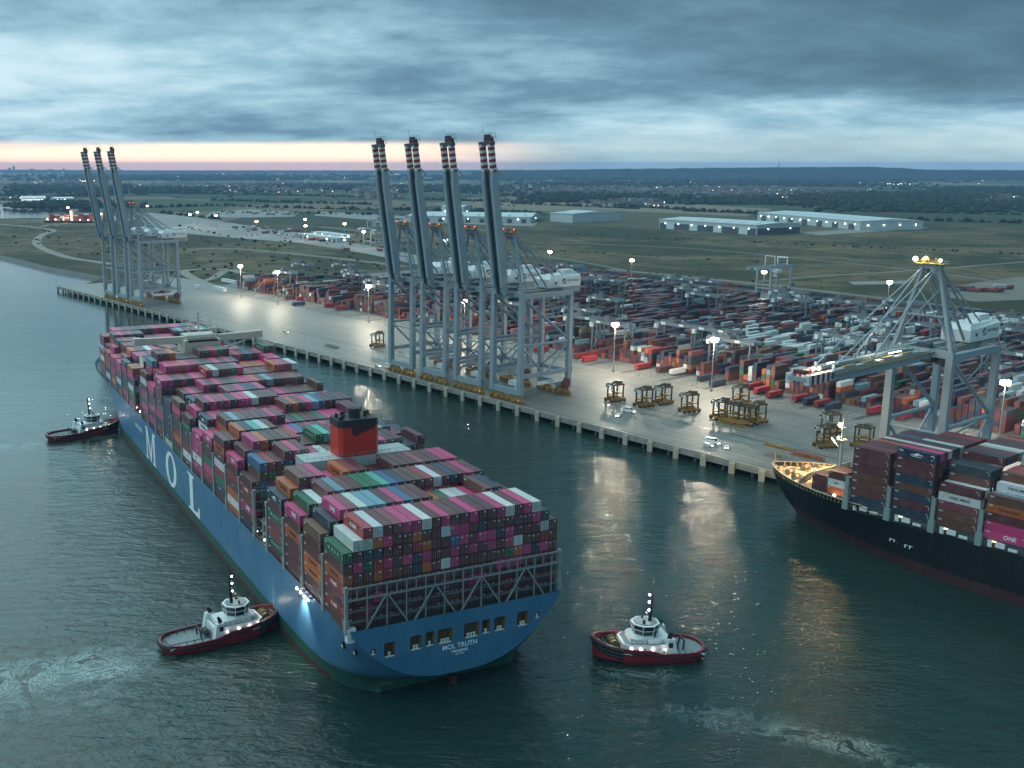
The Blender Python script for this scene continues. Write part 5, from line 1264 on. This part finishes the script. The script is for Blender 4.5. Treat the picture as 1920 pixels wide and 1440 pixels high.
shed('pale long warehouse with a grey band, standing by itself behind the four cranes',g(1031,415.3),g(1073,418),g(1153,413.5),19,False,0,0)
tt=shed('dark fronted warehouse with pale roof and lit wall lamps, the nearer of two big sheds',g(1236,428.5),g(1418,441.5),g(1495,437),18,True,4,7)
shed('long white warehouse with lit loading bays behind the dark fronted shed',g(1420,413),g(1612,432),g(1686,426.5),17,False,7,12)
shed('pale distribution building with lights seen between the raised booms',g(763,416),g(995,419),g(1040,411),13,False,9,5)
shed('small pale block on top end of the distribution building between the booms',g(828,409),g(868,409.5),g(880,406),26,False,0,3,'office_block')
shed('far pale shed row beyond the river with bright lamps',g(40,378),g(86,377.5),g(96,374),10,False,3,9)
shed('far low shed beside the bright shed row across the river',g(104,377),g(140,376.5),g(150,374),8,False,2,5)
shed('long pale site office row at the edge of the hardstanding',g(560,446),g(632,455),g(645,452),7,False,8,2,'site_office')
shed('lit low hut row on the hardstanding beside red containers',g(585,440),g(640,447),g(650,444),5,False,6,4,'site_office')
# far moored ship beyond the marsh
fsA=P(78,420.5,0); fsB=P(196,423,0); dv=(fsB-fsA); fl=dv.length; fa=math.atan2(dv.y,dv.x)
t=thing('container_ship','far container ship loaded with red boxes, moored beyond the marsh','ship',fsA,fa)
b=MB(); b.prism([(0,9),(6,2),(14,0),(fl,0),(fl,24),(14,24),(6,18)],-1,8); b.build('hull',black_h,t)
b=MB(); x=10; kk=0
for i in range(12):
    h_=ra.choice([3,4,5,5,6]); xx=9+i*fl/13
    if i in(5,): continue
    for y in range(8):
        for z in range(h_-ra.choice([0,0,1])): b.box((xx+fl/28,2.5+y*2.6,9.3+z*2.65),(fl/13.6,2.45,2.55),ra.choice([0,0,0,1,1,2]))
cl_=b.build('container_load',[M('far red boxes',(.24,.045,.035),.6),M('far maroon boxes',(.11,.03,.03),.6),M('far white boxes',(.5,.5,.48),.6)],t)
cl_['kind']='stuff'; b=MB(); b.box((9+5*fl/13+fl/26,12,19),(fl/20,20,22)); b.box((9+5*fl/13+fl/26,12,31),(fl/30,24,2)); b.build('bridge_house',tan,t)
b=MB(); b.box((fl*.95,12,17),(fl/22,18,18)); b.build('engine_casing',tan,t)
b=MB(); 
for i in range(7): b.box((fl*(.1+.13*i),-.4,11),(1.6,.5,1.4))
b.build('deck_lamp',lampm,t); light('lamp_glow',(fl*.42,-10,22),14000,(1,.9,.7),1,t); light('lamp_glow',(fl*.9,-10,22),14000,(1,.9,.7),1,t)
# parked trailers and huts on the far hardstandings
b=MB(); b.box((0,0,2.4),(2.5,12,2.8)); tp=None; rt=random.Random(3)
TM=[M('trailer %s'%n_,c_,.55) for n_,c_ in(('white',(.5,.5,.5)),('red',(.26,.04,.035)),('navy',(.03,.045,.08)),('grey',(.2,.21,.21)))]
WORDS=['white','red','navy','grey']
k=0
for (u0,u1,v0,v1,n_,sl_) in((395,545,398,404,22,.0),(440,500,425,432,10,.1),(495,560,430,442,14,.1),(560,640,438,452,12,.12),(640,720,455,470,7,.12),(700,800,408,414,14,.05),(1770,1900,538,552,12,-.02)):
    for i in range(n_):
        u=rt.uniform(u0,u1); v=rt.uniform(v0,v1)+sl_*(u-u0)*.3; ci=rt.choice([0,0,0,1,1,2,3]); p=P(u,v,3.95)
        mb=MB(); mb.box((0,0,2.5),(2.5,11.5,2.7),0); mb.box((0,1,.75),(2.3,9,.3),1); 
        for y in(-4.2,-3,3.8): mb.tube((-1.15,y,.5),(1.15,y,.5),.5,k=6,mi=1)
        if ci==0 and tp is None: pass
        key=('tr',ci)
        if key not in TXT: TXT[key]=mb.mesh('parked_trailer',[TM[ci],black])
        o=link('parked_trailer',TXT[key],None,p,QA+R(rt.choice([0,90,80,10])))
        area={398:'across the distant hardstanding',425:'beside the far lamp row',430:'by the red box heap on the hardstanding',438:'beside the lit hut row',455:'near the small distant rail crane',408:'before the distribution building',538:'on bare earth beyond the rail tracks'}[v0]
        tag(o,'%s trailer parked %s, one of several alike there'%(WORDS[ci],area),'trailer','%s trailers %s'%(WORDS[ci],area)); k+=1
# small huts at the quay end
for lab,u,v,L_,W_2,h_ in(('low white hut at the inner edge of the far apron',412,545,22,4,3.2),('small red and white hut beside the far marsh road',370,540,6,3,3),('white long shed beside the lane barriers near the marsh',430,530,30,3,3)):
    t=thing('site_hut',lab,'hut',P(u,v,5.0),QA+math.pi/2); b=MB(); b.box((0,0,h_/2),(L_,W_2,h_)); b.build('wall',white_paint,t); b=MB(); b.box((0,0,h_+.12),(L_+.4,W_2+.4,.24)); b.build('roof',roofm,t); b=MB(); b.box((L_*.2,-W_2/2-.02,1.2),(1,.1,2.1)); b.box((-L_*.2,-W_2/2-.02,1.7),(1.6,.1,1)); b.build('door',walld,t)
# town: thousands of roofs, one far-off mass, and its lights
rt=random.Random(21); b=MB(); lt=MB()
hm_=[M('brick house walls',(.13,.085,.065),.8,var=.3),M('rendered house walls',(.32,.31,.29),.7),M('slate roofs',(.055,.055,.06),.7),M('tile roofs',(.12,.06,.045),.8)]
def house(x,y,z=3.9,k=1.):
    a=rt.uniform(0,3.14); L_,Wd,hh=rt.uniform(9,22)*k,rt.uniform(8,11)*k,rt.uniform(4.5,6.5)*k; ca,sa=math.cos(a),math.sin(a)
    q=lambda px_,py_,pz:(x+px_*ca-py_*sa,y+px_*sa+py_*ca,z+pz)
    vs=[q(sx*L_/2,sy*Wd/2,zz) for zz in(0,hh) for sx,sy in((-1,-1),(1,-1),(1,1),(-1,1))]+[q(-L_/2,0,hh+3.4*k),q(L_/2,0,hh+3.4*k)]
    w=rt.choice([0,0,1]); k0=len(b.v); b.v+=vs
    for f,m_ in(((0,1,5,4),w),((1,2,6,5),w),((2,3,7,6),w),((3,0,4,7),w),((4,5,9,8),2),((6,7,8,9),2),((5,6,9),w),((7,4,8),w)): b.f.append(tuple(i+k0 for i in f)); b.m.append(m_+ (1 if m_==2 and w==1 else 0))
for (u0,u1,v0,v1,n_) in((660,760,352,372,170),(380,650,345,362,230),(980,1280,350,366,420),(1280,1480,350,374,330),(1480,1620,356,366,90),(70,240,335,352,240),(1140,1260,376,388,40),(1840,1915,366,384,40),(30,140,366,374,30),(900,1100,335,345,80)):
    for i in range(n_):
        u=rt.gauss((u0+u1)/2,(u1-u0)/4); v=rt.uniform(v0,v1); p=P(u,v,3.9); house(p.x,p.y,3.9,1.25)
        if rt.random()<.13: lt.box((p.x+rt.uniform(-20,20),p.y-16,8),(2.2,1,2.2))
tag(b.build('town_houses',hm_),'far-off town of small brick and pale houses spread over the plain','town',None,'stuff')
for i in range(80):
    u=rt.uniform(0,1900); v=rt.choice([rt.uniform(321,330),rt.uniform(330,352)]); p=P(u,v,3.9); k=p.y/7000
    lt.box((p.x,p.y,8+3*k),(2.6*k,1,2.6*k))
for (u0,u1,v,n_) in((0,24,322.5,9),(150,180,342,8),(1340,1375,354,4),(690,760,361,8),(1660,1720,348,6),(1850,1880,376,7)):
    for i in range(n_): p=P(rt.uniform(u0,u1),v+rt.uniform(-1,1),3.9); k=p.y/5200; lt.box((p.x,p.y,9+4*k),(3.0*k,1,2.6*k))
tag(lt.build('town_lights',M('town lamp',(1,.86,.66),emit=4.)),'scattered lit street and window lamps of the far-off town','town lights',None,'stuff')
# woods, hedgerows and thickets: leafy clumps
fol=[M('dark foliage',(.022,.034,.020),.95,var=.5,scale=.05,spec=.05),M('olive foliage',(.036,.046,.024),.95,var=.5,scale=.05,spec=.05)]
b=MB(); rw=random.Random(33)
def clump(x,y,r,hh,z=3.8):
    k0=len(b.v); k=6; r*=.82
    b.v.append((x+rw.uniform(-.2,.2)*r,y,z+hh*rw.uniform(.9,1.15)))
    for rr,zz_ in((.62,.82),(1.,.45),(.85,.0)):
        a0=rw.random()*3
        for i in range(k): a=a0+i*2*math.pi/k; q=rr*r*rw.uniform(.72,1.25); b.v.append((x+q*math.cos(a),y+q*math.sin(a),z+hh*zz_*rw.uniform(.85,1.15)))
    mi=0 if rw.random()<.65 else 1
    for i in range(k): b.f.append((k0,k0+1+i,k0+1+(i+1)%k)); b.m.append(mi)
    for l in range(2):
        for i in range(k): a,c=k0+1+l*k+i,k0+1+l*k+(i+1)%k; b.f.append((a,a+k,c+k,c)); b.m.append(mi)
def hedge(u0,v0,u1,v1,dens=1.,hh=7):
    p,q=P(u0,v0,3.9),P(u1,v1,3.9); L_=(q-p).length; n_=max(2,int(L_/14*dens))
    for i in range(n_):
        t=(i+rw.uniform(-.4,.4))/n_; c=p.lerp(q,t); kk=rw.choice([.5,.7,1,1.3,1.7]); clump(c.x+rw.uniform(-4,4),c.y+rw.uniform(-6,6),min(7,hh)*kk**.7,hh*kk*.8)
def wood(u0,u1,v0,v1,n_,hh=11):
    for i in range(n_):
        u=rw.gauss((u0+u1)/2,(u1-u0)/4.2); v=rw.uniform(v0,v1); p=P(u,v,3.9); s_=rw.uniform(.7,1.5)*max(1,p.y/4200); clump(p.x,p.y,11*s_,hh*rw.uniform(.6,1.4)*max(1,p.y/6500))
for a in ((0,367,200,369,3.),(0,376,250,381,2.5),(200,392,400,386,1.5),(400,376,700,384,1.5),(400,386,680,394,1.),(640,392,1000,398,1.2),(780,374,1020,381,2.),(960,382,1200,392,1.4),(1150,386,1420,402,1.6),(1280,396,1500,404,1.3),(1680,412,1950,420,1.5),(1690,398,1950,404,1.6),(1290,380,1500,386,1.6),(1420,455,1950,478,1.2,2.2),(1050,438,1300,452,1.2,2.0),(1050,470,1500,497,1.,1.6),(1200,448,1900,462,.8,1.6),(1060,500,1560,540,.8,1.5),(340,425,560,470,.3,3),(300,400,420,412,.8),(700,452,1000,472,.8,2.5),(560,400,760,404,.8),(980,400,1100,409,.8),(250,362,520,366,2.),(520,366,760,372,2.)): hedge(*a)
for a in ((0,250,347,366,700),(200,480,352,362,420),(480,760,347,356,340),(700,980,348,362,460),(960,1300,342,352,520),(960,1300,362,372,420),(1250,1500,368,384,560),(1480,1760,362,386,1150),(1560,1950,372,398,1300),(1700,1990,352,368,700),(1240,1700,338,350,800),(0,700,329,339,900),(700,1300,330,339,700),(1300,1950,330,340,800),(980,1120,372,380,130),(20,240,384,391,200)): wood(*a)
for i in range(420):
    u,v=rw.uniform(0,1950),rw.uniform(345,405); p=P(u,v,3.9)
    if (p.x<-560 and 2200<p.y<3500) or (u>980 and v>383): continue
    for j in range(rw.randint(2,6)): clump(p.x+rw.uniform(-14,14),p.y+rw.uniform(-14,14),rw.uniform(1.6,4.),rw.uniform(2,6))
for i in range(260):     # scrub on the marsh
    u,v=rw.uniform(-100,760),rw.uniform(425,520); p=P(u,v,3.9)
    if u<180 and v>480: continue
    if (p-Q(0,0)).dot(ND)<150: continue
    clump(p.x,p.y,rw.uniform(1.5,4.),rw.uniform(1.,3.))
tag(b.build('woods',fol),'dark far-off woods, hedgerows and scrub covering the plain','woods',None,'stuff')
# far horizon skyline stubs
b=MB()
for u,h_,w_ in((18,60,40),(26,95,30),(60,45,60),(95,40,50),(120,55,25),(1460,0,0)):
    if not h_: continue
    p=P(u,321,3.9); b.box((p.x,p.y,h_/2),(w_,w_,h_))
tag(b.build('city_skyline',M('far tower walls',(.12,.12,.13),.7)),'tiny far city towers on the horizon above the river','skyline',None,'stuff')
t=thing('radio_mast','thin lattice mast on top of the wooded hill on the horizon','mast',(3420,9500,85)); b=MB(); b.tube((0,0,0),(0,0,58),4,1.6,k=5); b.box((0,0,40),(12,6,6)); b.build('lattice',steel_dark,t)
# ------------------------------------------------------------------ containers: the 300 that show largest stand alone, the rest are one mass
def score(c):
    p,rz,col,vis=c[0],c[1],c[2],c[3]; q=Vector((p.x,p.y,p.z+1.3)); u,v,d=proj(q)
    if not(-10<u<1930 and -10<v<1450): return 0
    w=Vector((0,0,H))-q; D_=w.length; w/=D_; ca,sa=math.cos(rz),math.sin(rz); ln=CLn*(c[7] if len(c)>7 else 1)
    a=0
    if vis&1: a+=CW*ln*max(0,w.z)
    if vis&2: a+=CW*CH*max(0,w.dot(Vector((sa,-ca,0))))
    if vis&8: a+=CW*CH*max(0,w.dot(Vector((-sa,ca,0))))
    if vis&4: a+=ln*CH*max(0,w.dot(Vector((-ca,-sa,0))))
    return a*c[6]/D_**2*(1 if c[4] and not str(c[4]).startswith('ground') else .0)
sco=sorted(range(len(CONT)),key=lambda i:-score(CONT[i])); single=set(i for i in sco[:300] if score(CONT[i])>0)
sv=[];sf_=[];scol=[]
LT={'ONE':1.7,'Hapag-Lloyd':1.15,'U A S C':1.05,'YANG MING':1.1,'K LINE':1.25}
rl=random.Random(8)
for i,c in enumerate(CONT):
    p,rz,ck,vis,lab,let=c[:6]; lk=c[7] if len(c)>7 else 1.; col=COL[ck][0]; jit=rl.uniform(.82,1.18); col=tuple(min(1,x*jit*rl.uniform(.93,1.07)) for x in col)
    if i in single:
        o=link('shipping_container',CB,None,p,rz); o.color=(*col,1); o.scale=(1,lk,1)
        tag(o,lab,'container','containers stacked on the blue ship' if 'blue ship' in lab else 'containers stacked on the black ship')
        if vis&10:
            d=link('door',CDm,o); d.color=(*(x*.92 for x in col),1)
            if vis&8: d.rotation_euler=(0,0,math.pi)
        if let in LT:
            tm=txt_dark if ck=='W' else M('dark orange lettering',(.10,.028,.012),.5) if let[0]=='H' else txt_white
            sz=LT[let]*(.62 if lk<1 else 1); sp_c=1.9 if let[0]=='U' else 1.
            oo=put_text(let,sz,tm,o,(-CW/2-.01,(-1.2 if let=='ONE' else 0),CH*.52),(0,-1,0),spacing=sp_c)
        elif let=='APL':
            key='apl'
            if key not in TXT:
                mb=MB(); x=-CW/2-.02
                mb.add([(x,2.2,1.25),(x,.9,1.45),(x,-.2,1.95),(x,-1.0,2.0),(x,-.5,1.7),(x,-1.6,1.6),(x,-2.2,1.35),(x,-.9,1.4),(x,.2,1.1),(x,1.2,1.2)],[tuple(range(10))]); mb.box((x,0,.82),(.02,3.4,.14)); mb.box((x,4.7,1.9),(.02,1.1,.16)); mb.box((x,-4.9,1.9),(.02,1.2,.16)); mb.box((x,-4.8,.6),(.02,.9,.12)); TXT[key]=mb.mesh('emblem',[txt_white])
            link('emblem',TXT[key],o)
    else:
        k=len(sv); ca,sa=math.cos(rz),math.sin(rz); L_=CLn*lk
        for z in(0,CH):
            for x,y in((-1,-1),(1,-1),(1,1),(-1,1)): X_,Y_=x*CW/2,y*L_/2; sv.append((p.x+X_*ca-Y_*sa,p.y+X_*sa+Y_*ca,p.z+z))
        sf_+=[(k+a,k+b_,k+c_,k+d) for a,b_,c_,d in((4,5,6,7),(0,1,5,4),(1,2,6,5),(2,3,7,6),(3,0,4,7))]; scol+=[col]*5
        def quad(f,cc):
            k2=len(sv)
            for X_,Y_,Z_ in f: sv.append((p.x+X_*ca-Y_*sa,p.y+X_*sa+Y_*ca,p.z+Z_))
            sf_.append((k2,k2+1,k2+2,k2+3)); scol.append(cc)
        on=lab is not None and 'blue ship' in lab
        if (vis&2) and on:
            y=-L_/2-.03
            for x in(-.8,-.26,.26,.8): quad([(x-.035,y,.2),(x+.035,y,.2),(x+.035,y,2.4),(x-.035,y,2.4)],(.26,.26,.26))
            quad([(-.03,y-.01,.12),(.03,y-.01,.12),(.03,y-.01,2.5),(-.03,y-.01,2.5)],tuple(q_*.25 for q_ in col)); quad([(-1.2,y,.02),(1.2,y,.02),(1.2,y,.14),(-1.2,y,.14)],tuple(q_*.4 for q_ in col))
            if rl.random()<.75: x=rl.uniform(.3,.6); quad([(x,y-.01,1.95),(x+.5,y-.01,1.95),(x+.5,y-.01,2.2),(x,y-.01,2.2)],(.5,.5,.48))
            if rl.random()<.3: quad([(-.95,y-.01,1.7),(-.45,y-.01,1.7),(-.45,y-.01,2.15),(-.95,y-.01,2.15)],(.42,.42,.42))
        if (vis&4) and lab is not None:
            x=-CW/2-.03
            if rl.random()<.8: quad([(x,L_/2-.5,2.2),(x,L_/2-1.7,2.2),(x,L_/2-1.7,2.36),(x,L_/2-.5,2.36)],(.45,.45,.43))
            if rl.random()<.4:
                wl=rl.uniform(1.2,3.4); y0=rl.uniform(-1,2.5)
                for j in range(int(wl/.55)): quad([(x,y0-j*.55,1.15),(x,y0-j*.55-.38,1.15),(x,y0-j*.55-.38,1.75),(x,y0-j*.55,1.75)],(.05,.05,.06) if ck in 'WSL' else (.5,.5,.48))
me=bpy.data.meshes.new('stacked_containers'); me.from_pydata(sv,[],sf_); at=me.attributes.new('paint','FLOAT_COLOR','CORNER')
arr=np.ones((len(sf_)*4,4),np.float32); arr[:,:3]=np.repeat(np.array(scol,np.float32),4,axis=0); at.data.foreach_set('color',arr.ravel()); me.materials.append(cm_a); me.update()
tag(link('stacked_containers',me),'thousands more stacked containers in the yard and on the far rows of the ships','containers',None,'stuff')
print('containers',len(CONT),'single',len(single))
# ------------------------------------------------------------------ haze
if HAZE:
    b=MB(); b.box((0,9900,73),(43600,22800,154)); hz=b.build('haze',[]); hz['kind']='stuff'; hz.data.materials.clear()
    mt=bpy.data.materials.new('evening haze'); mt.use_nodes=True; n,m,ss,mix=NT(mt.node_tree)
    v=n('ShaderNodeVolumePrincipled',{'Color':(.40,.64,1.0,1),'Density':HAZE,'Anisotropy':.0}); n('ShaderNodeOutputMaterial',{'Volume':v.outputs[0]}); hz.data.materials.append(mt)
    hz['label']='thin blue evening haze over the estuary'; hz['category']='haze'
